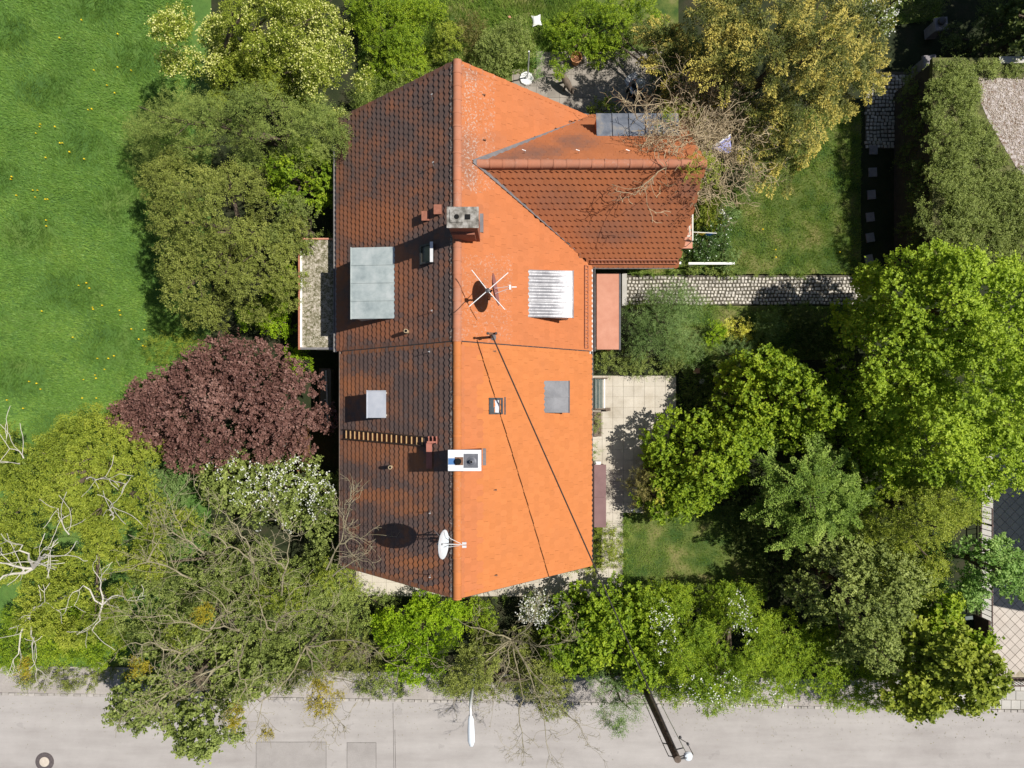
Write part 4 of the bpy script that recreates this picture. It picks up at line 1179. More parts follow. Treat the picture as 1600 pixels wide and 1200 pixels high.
# ---- flag on the wing gable, hanging from a short pole
zf_ = 3.5
p0 = Vector(W(1080, 362.5, zf_)); p1 = Vector(W(1120, 364.5, zf_))
fl = empty("flag", p0, "yellow and blue flag hanging from a short pole on the wing gable", "flag")
MB().tube([p0, p1], .018, 6).build("pole", M['straw'], fl)
def cloth(t0, t1, mat, seed):
    vs = []; fs = []; nx, nz = 8, 6
    for i in range(nx + 1):
        for j in range(nz + 1):
            p = p0.lerp(p1, t0 + (t1 - t0) * i / nx); zz = p.z - .24 * j / nz
            vs.append((p.x, p.y + .03 * math.sin(3.0 * i / nx * 2 + seed) * (.3 + j / nz) + .012, zz))
    for i in range(nx):
        for j in range(nz): q = i * (nz + 1) + j; fs.append((q, q + nz + 1, q + nz + 2, q + 1))
    n = len(vs)
    vs += [(x, y - .03, z_) for x, y, z_ in vs]; fs += [tuple(reversed([n + a_ for a_ in f])) for f in fs]
    fs += [(i * (nz + 1), (n + i * (nz + 1)), n + (i + 1) * (nz + 1), (i + 1) * (nz + 1)) for i in range(nx)]
    MB().add(vs, fs, True).build("cloth", M[mat], fl)
cloth(.2, .57, 'yellow', 0); cloth(.575, .98, 'blue', 2)

# ---- white beam on posts beside the lawn
zb_ = .7
a = Vector(W(1076, 411.5, zb_)); b = Vector(W(1148, 411.5, zb_))
wb = empty("garden_beam", ((a.x + b.x) / 2, a.y, 0), "long white beam on posts beside the lawn and cobbled path", "beam")
MB().box(a.x, b.x, a.y - .045, a.y + .045, zb_ - .09, zb_).build("beam", M['white'], wb)
for x in (a.x + .2, b.x - .15): MB().box(x - .04, x + .04, a.y - .04, a.y + .04, 0, zb_ - .092).build("post", M['white'], wb)
p = W(1061, 411, 1.6); MB().rbox((p[0], p[1], 1.6), (.16, .09, .06)).build("white_bracket", M['white'], hn)

# ---- terrace things
# green bench against the southern house wall
z = .45
a = W(929, 640, z); b = W(945.5, 590, z)
be = empty("garden_bench", ((a[0] + b[0]) / 2, (a[1] + b[1]) / 2, .06), "dark green slatted bench against the wall on the pale terrace", "bench")
n = 5; w_ = (b[0] - a[0] - .10) / n
for k in range(n):
    x0 = a[0] + k * w_
    MB().box(x0 + .008, x0 + w_ - .008, a[1] + .06, b[1] - .06, z - .03 + (k % 2) * .003, z).build("slat", M['benchgreen'], be)
MB().box(b[0] - .05, b[0], a[1] + .06, b[1] - .06, z - .035, z + .005).build("front_rail", M['alu'], be)
for y in (a[1], b[1] - .05):
    MB().box(a[0], b[0] + .1, y, y + .05, .06, z + .02).build("leg", M['oldwood'], be)
p = W(953, 641, .3); MB().box(p[0] - .18, p[0] + .02, p[1] - .03, p[1] + .1, .06, .34).build("block", M['oldwood'], be)
MB().box(a[0] - .04, a[0], a[1] + .06, b[1] - .06, z - .03, z + .42).build("backrest", M['benchgreen'], be)
# planter
z = .4
a = W(928.5, 682, z); b = W(940, 643, z)
pl = MB().box(a[0], b[0], a[1], b[1], .05, z).build("planter_box", M['oldwood'], None, "narrow wooden planter box with trailing greenery below the bench", "planter")
# maroon storage chest in two sections
z = .85
a = W(928.5, 824, z); b = W(947, 726, z)
sc = empty("storage_chest", ((a[0] + b[0]) / 2, (a[1] + b[1]) / 2, .05), "long maroon storage chest along the southern house wall", "chest")
ym = a[1] + (b[1] - a[1]) * .48
MB().box(a[0] + .03, b[0] - .04, a[1] + .03, b[1] - .03, .05, z - .04).build("body", M['maroon'], sc)
MB().box(a[0], b[0], a[1], ym - .006, z - .04, z).build("lid", M['maroon'], sc); MB().box(a[0], b[0], ym + .006, b[1], z - .04, z + .004).build("lid", M['maroon'], sc)
p = W(934, 724, .6); MB().rbox((p[0], p[1] + .02, .5), (.22, .14, .5), .0, .05).rbox((p[0] - .05, p[1] + .02, .78), (.06, .06, .06)).build("white_canister", M['white'], None, "white canister at the upper end of the maroon chest", "canister")
p = W(992, 796.5, .1)
sg = empty("white_stones", (p[0], p[1], .03), "small heap of white blocks at the edge of the terrace path", "blocks")
for (dx, dy, s) in ((-.13, 0, .12), (0, .03, .11), (.1, -.01, .13), (.02, -.07, .1)):
    MB().rbox((p[0] + dx, p[1] + dy, .09), (s, s * .9, .12), dx * 5, .15).build("block", M['white'], sg)
p = W(1088.5, 579.5, .1); MB().rbox((p[0], p[1], .06), (.27, .22, .12), .05, .03).build("brick", M['brick_o'], None, "single orange brick lying in the grass beyond the terrace", "brick")
p = W(1097, 596, .08); MB().lathe((p[0], p[1], .0), [(.12, 0), (.13, .05), (.10, .09), (.03, .1)], 9).build("field_stone", M['stone'], None, "oval pale stone in the grass just below the orange brick", "stone")

# ---- patio behind the house
p = Vector(W(900.5, 90, .42))
pot = MB().lathe((p.x, p.y, .04), [(.17, 0), (.22, .36), (.25, .37), (.25, .44), (.215, .44), (.20, .30), (.02, .28)], 24).build("flower_pot", M['terracotta'], None, "round empty terracotta pot on the patio", "pot")
MB().lathe((p.x, p.y, .30), [(.19, 0), (.18, .02)], 18).build("soil", M['cobble_joint'], pot)
# weathered driftwood log
q = [Vector(W(x, y, .45)) for x, y in ((874, 117), (880, 123), (886, 130), (891, 137), (896, 142))]
zz = [.55, .62, .5, .38, .2]
for k in range(5): q[k].z = zz[k]
lg = MB(); lg.tube(q, [.05, .13, .15, .12, .05], 9); lg.tube([q[1], q[1] + Vector((-.22, .16, .12)), q[1] + Vector((-.34, .36, .0))], [.07, .05, .02], 7); lg.tube([q[2], q[2] + Vector((-.1, -.1, -.3)), (q[2].x - .12, q[2].y - .12, .03)], [.07, .05, .05], 7)
lg.tube([q[3], q[3] + Vector((.12, -.05, .12)), q[3] + Vector((.26, -.12, .2))], [.06, .045, .02], 7); lg.tube([q[1], (q[1].x + .05, q[1].y + .05, .03)], [.07, .05], 7)
lg.build("driftwood_log", M['oldwood'], None, "brown gnarled piece of driftwood standing on the sunlit patio edge", "driftwood")
# parasol stand: white base and bare white pole
p = W(824.5, 122, .06)
ps = empty("parasol_stand", (p[0], p[1], .03), "white parasol stand with bare pole beside the northern gable", "parasol stand")
MB().lathe((p[0] - .06, p[1] - .02, .03), [(.31, 0), (.31, .05), (.28, .09), (.06, .11), (.04, .25)], 8).build("base", M['white'], ps)
MB().tube([(p[0], p[1], .1), (p[0], p[1], 2.3)], .03, 8).build("pole", M['white'], ps)
# white cushion on the grass
p = Vector(W(838.5, 32, .12)); vs = []; fs = []; n = 8
for sgn in (1, -1):
    for i in range(n + 1):
        for j in range(n + 1):
            u, v = 2 * i / n - 1, 2 * j / n - 1
            k = .9 + .12 * (abs(u) * abs(v))
            h = .07 * (1 - u ** 4) * (1 - v ** 4) * sgn
            x, y = u * .2 * k * (1 - .10 * (1 - abs(v) ** 2) * abs(u)), v * .24 * k * (1 - .10 * (1 - abs(u) ** 2) * abs(v))
            a_ = .15; vs.append((p.x + x * math.cos(a_) - y * math.sin(a_), p.y + x * math.sin(a_) + y * math.cos(a_), .12 + h))
for s_ in (0, 1):
    for i in range(n):
        for j in range(n):
            o_ = s_ * (n + 1) ** 2; f = (o_ + i * (n + 1) + j, o_ + (i + 1) * (n + 1) + j, o_ + (i + 1) * (n + 1) + j + 1, o_ + i * (n + 1) + j + 1)
            fs.append(f if s_ == 0 else f[::-1])
MB().add(vs, fs, True).build("cushion", M['white'], None, "white square cushion lying on grass at the top", "cushion")
p = W(796, 27, .05); MB().lathe((p[0], p[1], 0), [(.06, 0), (.07, .05), (.05, .1)], 9).build("garden_ball", M['salmon'], None, "small pale pink ball beside the dark round shrub", "ball")

# person reading in the shade
def chain_body(name, verts, edges, radii, mat, parent, root=0, sub=2):
    me = bpy.data.meshes.new(name); off = Vector(wl(parent))
    me.from_pydata([tuple(Vector(v) - off) for v in verts], edges, [])
    o = link_mesh(name, me, mat, parent)
    sk = o.modifiers.new("skin", 'SKIN'); sk.use_smooth_shade = True
    layer = me.skin_vertices[0].data if me.skin_vertices else None
    if layer is None:
        bpy.context.view_layer.objects.active = o
        bpy.ops.mesh.customdata_skin_add(); layer = me.skin_vertices[0].data
    for i, r_ in enumerate(radii):
        layer[i].radius = (r_, r_) if not isinstance(r_, tuple) else r_
        layer[i].use_root = (i == root)
    ss = o.modifiers.new("sub", 'SUBSURF'); ss.levels = sub; ss.render_levels = sub
    return o
pc = Vector(W(1000, 137, 1.15)); pc.z = .04
fa = math.radians(38)
def L(x, y, z_):     # x right, y forward of the sitter
    ca, sa = math.cos(fa), math.sin(fa)
    return Vector((pc.x + x * ca - y * sa, pc.y + x * sa + y * ca, pc.z + z_))
chair = empty("garden_chair", L(0, 0, 0), "dark garden chair under the reading person on the shaded patio", "chair")
def lbox(name, x0, x1, y0, y1, z0, z1, par, mat):
    return MB().hexa([L(x0, y0, z0), L(x1, y0, z0), L(x1, y1, z0), L(x0, y1, z0), L(x0, y0, z1), L(x1, y0, z1), L(x1, y1, z1), L(x0, y1, z1)]).build(name, M[mat], par)
lbox("seat", -.24, .24, -.2, .26, .41, .45, chair, 'darkwood'); lbox("backrest", -.24, .24, -.25, -.205, .45, .85, chair, 'darkwood')
for x in (-.22, .18):
    for y in (-.22, .2): lbox("leg", x, x + .04, y, y + .04, 0, .408, chair, 'darkwood')
    lbox("armrest", x - .02 if x > 0 else x - .02, x + .06 if x > 0 else x + .06, -.2, .2, .64, .67, chair, 'darkwood')
per = empty("person", L(0, 0, 0), "person in pale blue shirt and straw hat reading in the shaded patio", "person")
bv = [L(0, -.06, .55), L(0, -.08, .75), L(0, -.06, .95), L(0, -.02, 1.08), L(0, .02, 1.18), L(0, .05, 1.28), L(0, .07, 1.37),
      L(-.19, -.02, 1.02), L(-.27, .10, .80), L(-.18, .34, .86), L(-.15, .40, .88),
      L(.19, -.02, 1.02), L(.27, .10, .80), L(.18, .34, .86), L(.15, .40, .88),
      L(-.11, .02, .53), L(-.13, .42, .52), L(-.13, .44, .10), L(-.13, .56, .06),
      L(.11, .02, .53), L(.13, .42, .52), L(.13, .44, .10), L(.13, .56, .06)]
be_ = [(0, 1), (1, 2), (2, 3), (3, 4), (4, 5), (5, 6), (3, 7), (7, 8), (8, 9), (9, 10), (3, 11), (11, 12), (12, 13), (13, 14), (0, 15), (15, 16), (16, 17), (17, 18), (0, 19), (19, 20), (20, 21), (21, 22)]
br = [.13, .13, .14, .09, .055, .085, .08, .06, .045, .034, .03, .06, .045, .034, .03, .085, .065, .045, .035, .085, .065, .045, .035]
body = chain_body("body", bv, be_, br, M['skin'], per)
sv = [bv[i] for i in (0, 1, 2, 3, 7, 8, 9, 11, 12, 13)]
chain_body("shirt", sv, [(0, 1), (1, 2), (2, 3), (3, 4), (4, 5), (5, 6), (3, 7), (7, 8), (8, 9)], [.15, .155, .165, .115, .085, .066, .052, .085, .066, .052], M['shirt'], per)
tv = [bv[i] for i in (0, 15, 16, 17, 19, 20, 21)]
chain_body("trousers", tv, [(0, 1), (1, 2), (2, 3), (0, 4), (4, 5), (5, 6)], [.145, .10, .078, .06, .10, .078, .06], M['trousers'], per)
for sgn in (-1, 1):
    h = MB()
    w0 = L(sgn * .15, .40, .88)
    h.lathe(w0, [(.028, -.02), (.042, .02), (.04, .06), (.03, .085)], 8, (L(sgn * .13, .48, .89) - w0))
    for k in range(4):
        a0 = L(sgn * (.155 - .02 * k), .47, .885); ln = (.055, .065, .07, .058)[k]
        h.tube([a0, a0 + (L(0, ln * .55, 0) - L(0, 0, 0)) + Vector((0, 0, .012)), a0 + (L(0, ln * .8, 0) - L(0, 0, 0)) + Vector((0, 0, -.02))], [.0095, .009, .007], 6)
    a0 = L(sgn * .105, .42, .89); h.tube([a0, a0 + (L(-sgn * .03, .03, .012) - L(0, 0, 0)), a0 + (L(-sgn * .035, .06, .0) - L(0, 0, 0))], [.012, .011, .008], 6)
    h.build("hand", M['skin'], per)
hd = L(0, .06, 1.36)
hat = MB().lathe(hd, [(.20, .035), (.205, .045), (.12, .055), (.108, .06), (.10, .13), (.085, .15), (.05, .148), (.03, .14)], 28).build("hat", M['straw'], per)
MB().lathe(hd, [(.111, .058), (.112, .085), (.104, .086)], 28).build("ribbon", M['ribbon'], hat)
m = MB(); m.lathe(L(0, .04, 1.33), [(.05, -.1), (.088, -.02), (.09, .03)], 14); m.build("hair", M['hair'], per)
fc = MB()
fc.tube([L(0, .135, 1.33), L(0, .165, 1.305), L(0, .14, 1.295)], [.008, .014, .009], 6)
for sx_ in (-.032, .032): fc.lathe(L(sx_, .132, 1.335), [(.004, -.006), (.011, 0), (.004, .006)], 8)
fc.tube([L(-.025, .135, 1.265), L(0, .142, 1.262), L(.025, .135, 1.265)], .006, 5)
for sx_ in (-.09, .09): fc.lathe(L(sx_, .04, 1.32), [(.012, -.02), (.02, 0), (.012, .02)], 8)
fc.build("face", M['skin'], per)
m = MB()
for sgn in (-1, 1):
    pts = [L(0, .50, .86), L(sgn * .30, .40, .90), L(sgn * .30, .66, 1.04), L(0, .74, 1.0)]
    m.slab(pts if sgn < 0 else pts[::-1], .006, (0, 0, 1))
m.build("newspaper", M['paper'], None, "open newspaper held in front of the seated person", "newspaper")

# ---- gate pillars, garage, fences
for (px, py, zz, lab, lampk) in ((1471, 37, .85, "grey gate pillar with dark ball on its cap, top right", 0), (1453, 96, .95, "grey gate pillar with small pale lamp on its cap beside the garage", 1)):
    c = W(px, py, zz)
    gp = empty("gate_pillar", (c[0], c[1], 0), lab, "gate pillar", "gate pillars")
    MB().rbox((c[0], c[1], zz / 2 - .05), (.42, .42, zz - .1), .1).build("post", M['pillar'], gp)
    MB().rbox((c[0], c[1], zz - .04), (.56, .56, .09), .1, .04).build("cap", M['pillar'], gp)
    if lampk: MB().lathe((c[0] + .1, c[1] + .02, zz), [(.055, 0), (.06, .03), (.03, .05)], 14).build("lamp", M['white'], gp)
    else: MB().lathe((c[0] - .05, c[1] + .05, zz), [(.10, 0), (.16, .08), (.15, .18), (.06, .25)], 16).build("ball", M['darkmetal'], gp)
p = W(1441, 100, .4); MB().rbox((p[0], p[1], .4), (.06, .34, .5), .1).build("letter_box", M['alu'], None, "pale slim letter box beside the lamp topped gate pillar", "letter box")
gz = 2.85
a = W(1453, 402, gz); b = W(1690, 90, gz)
ga = empty("garage", ((a[0] + b[0]) / 2, (a[1] + b[1]) / 2, 0), "flat roofed garage overgrown with ivy round a pale gravel patch", "garage")
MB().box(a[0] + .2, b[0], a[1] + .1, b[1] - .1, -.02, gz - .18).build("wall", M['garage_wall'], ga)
MB().box(a[0] + .1, b[0], a[1], b[1], gz - .18, gz).build("roof", M['moss_roof'], ga)
MB().prism([W(x, y, gz)[:2] for x, y in ((1528, 128), (1560, 122), (1620, 126), (1640, 300), (1610, 285), (1588, 262), (1572, 236), (1558, 212), (1545, 190), (1532, 160))][::-1], gz - .02, gz + .012).build("gravel_bed", M['gravel_pale'], ga)
p = W(1560, 94, gz); q = W(1690, 94, gz)
MB().box(p[0], q[0], b[1] - .24, b[1] + .02, gz + .003, gz + .06).build("roof_edge", M['sidewalk'], ga)
r = random.Random(31); m = MB()
for k in range(4200):
    px = 1525 + 85 * r.random(); py = 122 + 160 * r.random()
    if px < 1528 + max(0, (py - 150)) * .62: continue
    x, y, _ = W(px, py, gz); s = r.uniform(.02, .05)
    m.rbox((x, y, gz + .02), (s, s * r.uniform(.6, 1), s * .6), r.uniform(0, 3), .4)
m.build("gravel", M['manhole_fill'], ga, kind="stuff")
STL = ["grey stepping stone nearest the shaded cobbled path"] + [k + " grey stepping stone below the shaded cobbled path" for k in ("second", "third", "fourth", "fifth")] + ["grey stepping stone nearest the sunlit cobbled path"]
for i, (px, py) in enumerate(((1365, 234), (1364, 269), (1362, 304), (1360, 339), (1360, 371), (1358, 405))):
    c = W(px, py, .02); MB().rbox((c[0], c[1], .01), (.36, .40, .05), .04 * i, .05).build("stepping_stone", M['pillar'], None, STL[i], "stepping stone", "stepping stones along the garage")

def bar_fence(name, p, q, h, step, lab, mat='fence_brown'):
    p, q = Vector(p), Vector(q); f = empty(name, (p + q) / 2, lab, "fence"); d = q - p; n = int(d.length / step)
    for zz in (.10, h): MB().tube([p + Vector((0, 0, zz)), q + Vector((0, 0, zz))], .028, 6).build("rail", M[mat], f)
    for i in range(n + 1):
        c = p + d * (i / n); post = (i % 9 == 0)
        MB().tube([c + Vector((0, 0, 0 if post else .1)), c + Vector((0, 0, h + (.05 if post else 0)))], .045 if post else .016, 5).build("post" if post else "bar", M[mat], f)
g0 = W(1530, 1052); g1 = W(1530, 790)
bar_fence("driveway_fence", (g0[0], g0[1], 0), (g1[0], g1[1], 0), .80, .24, "brown steel bar fence along the left edge of the beige driveway")
g0 = W(1560, 1057); g1 = W(1720, 1057)
bar_fence("front_gate", (g0[0], g0[1] - .05, .02), (g1[0], g1[1] - .05, .02), .85, .16, "brown steel gate across the driveway at the pavement")
g0 = W(1524, 1040); g1 = W(1524, 960); MB().box(g0[0] - .05, g0[0] + .04, g0[1], g1[1], 0, .9).build("board_fence", M['darkwood'], None, "dark narrow board fence left of the driveway bars", "fence")
c = W(1513, 965, .5); MB().rbox((c[0], c[1], .3), (.34, .16, .5), .1, .05).build("planter_trough", M['benchgreen'], None, "small dark green trough left of the driveway fence", "trough")
# the neighbour's house beyond the frame: its shadow lies on the upper driveway
nb = empty("neighbour_house", (25.8, -2.3, 0), "neighbouring house wall beyond the upper driveway", "house")
x0 = W(1615, 0)[0]
MB().box(x0 + 1.6, x0 + 9, W(0, 941)[1] + .55, W(0, 640)[1], -.02, 5.2).build("wall", M['wall'], nb)
m = MB(); y0, y1 = W(0, 941)[1] + .45, W(0, 640)[1] + .1
m.hexa([(x0 + 1.5, y0, 5.2), (x0 + 9.1, y0, 5.2), (x0 + 9.1, y1, 5.2), (x0 + 1.5, y1, 5.2), (x0 + 4, y0, 7.3), (x0 + 6.5, y0, 7.3), (x0 + 6.5, y1, 7.3), (x0 + 4, y1, 7.3)]); m.build("roof", M['deck'], nb)
# lilac canvas by the twig bush
p = [W(1111, 231, 4.3), W(1141, 211, 4.3), W(1143, 236, 3.9), W(1136, 240, 3.9)]
cv = MB(); cv.slab([(x, y, zz) for (x, y, _), zz in zip(p, (4.3, 4.3, 3.9, 3.9))], .015, (0, 0, 1)); cv = cv.build("canvas_sail", M['lilac'], None, "lilac blue canvas with white edge pole among the bare twigs", "canvas")
MB().tube([(p[0][0], p[0][1], 0), (p[0][0], p[0][1], 4.3)], .03, 6).build("post", M['alu'], cv)
MB().tube([(p[0][0], p[0][1], 4.33), (p[1][0], p[1][1], 4.33)], .035, 7).build("edge_pole", M['white'], cv)
# ------------------------------------------------------------------ vegetation
def nrm(a):
    return a / np.maximum(np.linalg.norm(a, axis=-1, keepdims=True), 1e-9)

def quads_to_mesh(name, P, tint):
    """P: n x 4 x 3 corner points, tint: n"""
    n = len(P)
    me = bpy.data.meshes.new(name)
    me.vertices.add(n * 4); me.loops.add(n * 4); me.polygons.add(n)
    me.vertices.foreach_set("co", P.astype(np.float32).ravel())
    me.loops.foreach_set("vertex_index", np.arange(n * 4, dtype=np.int32))
    me.polygons.foreach_set("loop_start", np.arange(0, n * 4, 4, dtype=np.int32))
    at = me.attributes.new("tint", 'FLOAT', 'POINT')
    at.data.foreach_set("value", np.repeat(np.clip(tint, 0, 1).astype(np.float32), 4))
    me.update()
    return me

def tris_to_mesh(name, P, tint):
    n = len(P)
    me = bpy.data.meshes.new(name)
    me.vertices.add(n * 3); me.loops.add(n * 3); me.polygons.add(n)
    me.vertices.foreach_set("co", P.astype(np.float32).ravel())
    me.loops.foreach_set("vertex_index", np.arange(n * 3, dtype=np.int32))
    me.polygons.foreach_set("loop_start", np.arange(0, n * 3, 3, dtype=np.int32))
    at = me.attributes.new("tint", 'FLOAT', 'POINT')
    at.data.foreach_set("value", np.repeat(np.clip(tint, 0, 1).astype(np.float32), 3))
    me.update()
    return me

TOTAL = [0]
def leaf_quads(rng, base, axis, normal, L, Wd):
    """diamond leaves from a base point along axis"""
    side = nrm(np.cross(axis, normal))
    L = L[:, None]; Wd = Wd[:, None]
    nn = nrm(np.cross(side, axis))
    mid = base + axis * L * .45 - nn * L * .06
    return np.stack([base, mid + side * Wd * .5, base + axis * L + nn * 0, mid - side * Wd * .5], axis=1)

STY = {  # twig length, leaves per twig, leaf length, leaf width, droop, spread
    'broad': (.34, 12, .115, .082, .0, 1.0),
    'maple': (.36, 11, .145, .125, -.05, 1.0),
    'fine':  (.36, 16, .075, .046, .0, .9),
    'small': (.26, 12, .085, .06, .0, 1.0),
    'spray': (.46, 24, .085, .022, -.12, .55),
    'fern':  (.55, 22, .085, .032, -.10, .75),
    'plume': (.70, 26, .12, .06, -.25, .8),
    'tuft':  (.30, 12, .10, .04, .1, .8),
    'needle': (.42, 22, .10, .022, .15, .6),
}
def crown_points(rng, ells, dens, lob, fill):
    """twig roots + outward directions for a crown made of overlapping lumpy lobes"""
    C, R, sq = [], [], []
    info = []
    for (px, py, rx, ry, zt, zb) in ells:
        zm = zb + .65 * (zt - zb); s = (H - zm) / F
        x0, y0, _ = W(px, py, zm); a, b = rx * s * 1.06, ry * s * 1.06
        info.append((x0, y0, a, b, zt, zb))
        k = max(6, int(1.7 * lob * a * b + 4))
        rr = .98 * math.sqrt(a * b / k)
        for i in range(k):
            best = None
            for _ in range(6):
                t = rng.uniform(0, 2 * math.pi); q = math.sqrt(rng.uniform(0, 1))
                p = (q * math.cos(t), q * math.sin(t))
                dmin = min([((p[0] - u[0]) ** 2 + (p[1] - u[1]) ** 2) for u in sq[-k:]] or [9])
                if best is None or dmin > best[0]: best = (dmin, p, q)
            _, p, q = best; sq.append(p)
            r_ = min(rr * rng.uniform(.75, 1.3), .62 * max(.3, zt - zb), .6 * min(a, b))
            kx = max(.2, 1 - .75 * r_ / a); ky = max(.2, 1 - .75 * r_ / b)
            dome = math.sqrt(max(0, 1 - .86 * q * q)) * rng.uniform(.74, 1.05)
            C.append((x0 + a * kx * p[0], y0 + b * ky * p[1], zb + (zt - zb) * dome - r_ * .8)); R.append(r_)
    C = np.array(C); R = np.array(R)
    n = dens
    w = R ** 2; w /= w.sum()
    idx = rng.choice(len(R), size=int(n * 2.4), p=w)
    d = nrm(rng.normal(size=(len(idx), 3)))
    d[:, 2] = np.where(d[:, 2] < -.25, -d[:, 2], d[:, 2])
    rad = rng.uniform(.72, 1.0, len(idx)) ** .7
    P = C[idx] + d * (R[idx] * rad)[:, None] * np.array([1, 1, .85])
    keep = np.ones(len(idx), bool)
    for k in range(len(R)):
        q = np.linalg.norm((P - C[k]) / np.array([1, 1, .85]), axis=1) / R[k]
        keep &= ~((q < .70) & (idx != k))
    P, d, idx = P[keep][:n], d[keep][:n], idx[keep][:n]
    nf = int(n * fill)
    if nf:
        j = rng.choice(len(R), size=nf, p=w)
        df = nrm(rng.normal(size=(nf, 3)))
        Pf = C[j] + df * (R[j] * rng.uniform(.1, .7, nf))[:, None]
        P = np.vstack([P, Pf]); d = np.vstack([d, df]); idx = np.concatenate([idx, j])
    return P, d, idx, C, R, info

BOUGH = {  # bough length, shoots, needles per shoot, shoot length, needle length, needle width, droop
    'yew': (1.25, 28, 10, .24, .10, .040, -.30),
    'frond': (1.30, 28, 10, .17, .11, .062, -.35),
}
def bough_leaves(rng, style, P, d, up, tlen, size, tipb):
    bl, S, K, sl, L0, W0, droop = BOUGH[style]
    n = len(P); bl = bl * tlen * rng.uniform(.6, 1.2, n)
    dr = d * np.array([1, 1, .35]) + rng.normal(size=(n, 3)) * .22 + np.array([0, 0, up]); dr = nrm(dr)
    side = nrm(np.cross(dr, np.array([0, 0, 1.0]))); upv = np.cross(side, dr)
    t = (np.arange(S) + .5) / S
    pos = P[:, None, :] + dr[:, None, :] * (bl[:, None] * (t - .45))[..., None]
    pos[..., 2] += droop * bl[:, None] * t ** 2
    sg = np.where(np.arange(S) % 2 == 0, 1.0, -1.0)
    sd = dr[:, None, :] * .75 + side[:, None, :] * sg[None, :, None] * .8 + np.array([0, 0, -.10]) + rng.normal(size=(n, S, 3)) * .2
    sd = nrm(sd)
    slen = sl * (1.15 - .75 * t)[None, :] * rng.uniform(.7, 1.3, (n, S))
    u = (np.arange(K) + .4) / K
    B = pos[:, :, None, :] + sd[:, :, None, :] * (slen[..., None] * u)[..., None]
    B[..., 2] -= .06 * u ** 2
    r = rng.normal(size=(n, S, K, 3))
    pr = nrm(np.cross(sd[:, :, None, :], r))
    ax = nrm(sd[:, :, None, :] * .9 + pr * .8)
    N = nrm(upv[:, None, None, :] + np.array([0, 0, .6]) + rng.normal(size=(n, S, K, 3)) * .4)
    m = n * S * K
    L = L0 * size * rng.uniform(.7, 1.3, m); Wd = W0 * size * rng.uniform(.7, 1.3, m)
    Q = leaf_quads(rng, B.reshape(-1, 3), ax.reshape(-1, 3), N.reshape(-1, 3), L, Wd)
    tint = rng.normal(.15, .16, n)[:, None, None] + tipb * 1.55 * (.4 * u[None, None, :] + .6 * t[None, :, None]) ** 1.6 + rng.normal(0, .08, (n, S, K))
    return Q, tint.ravel(), m

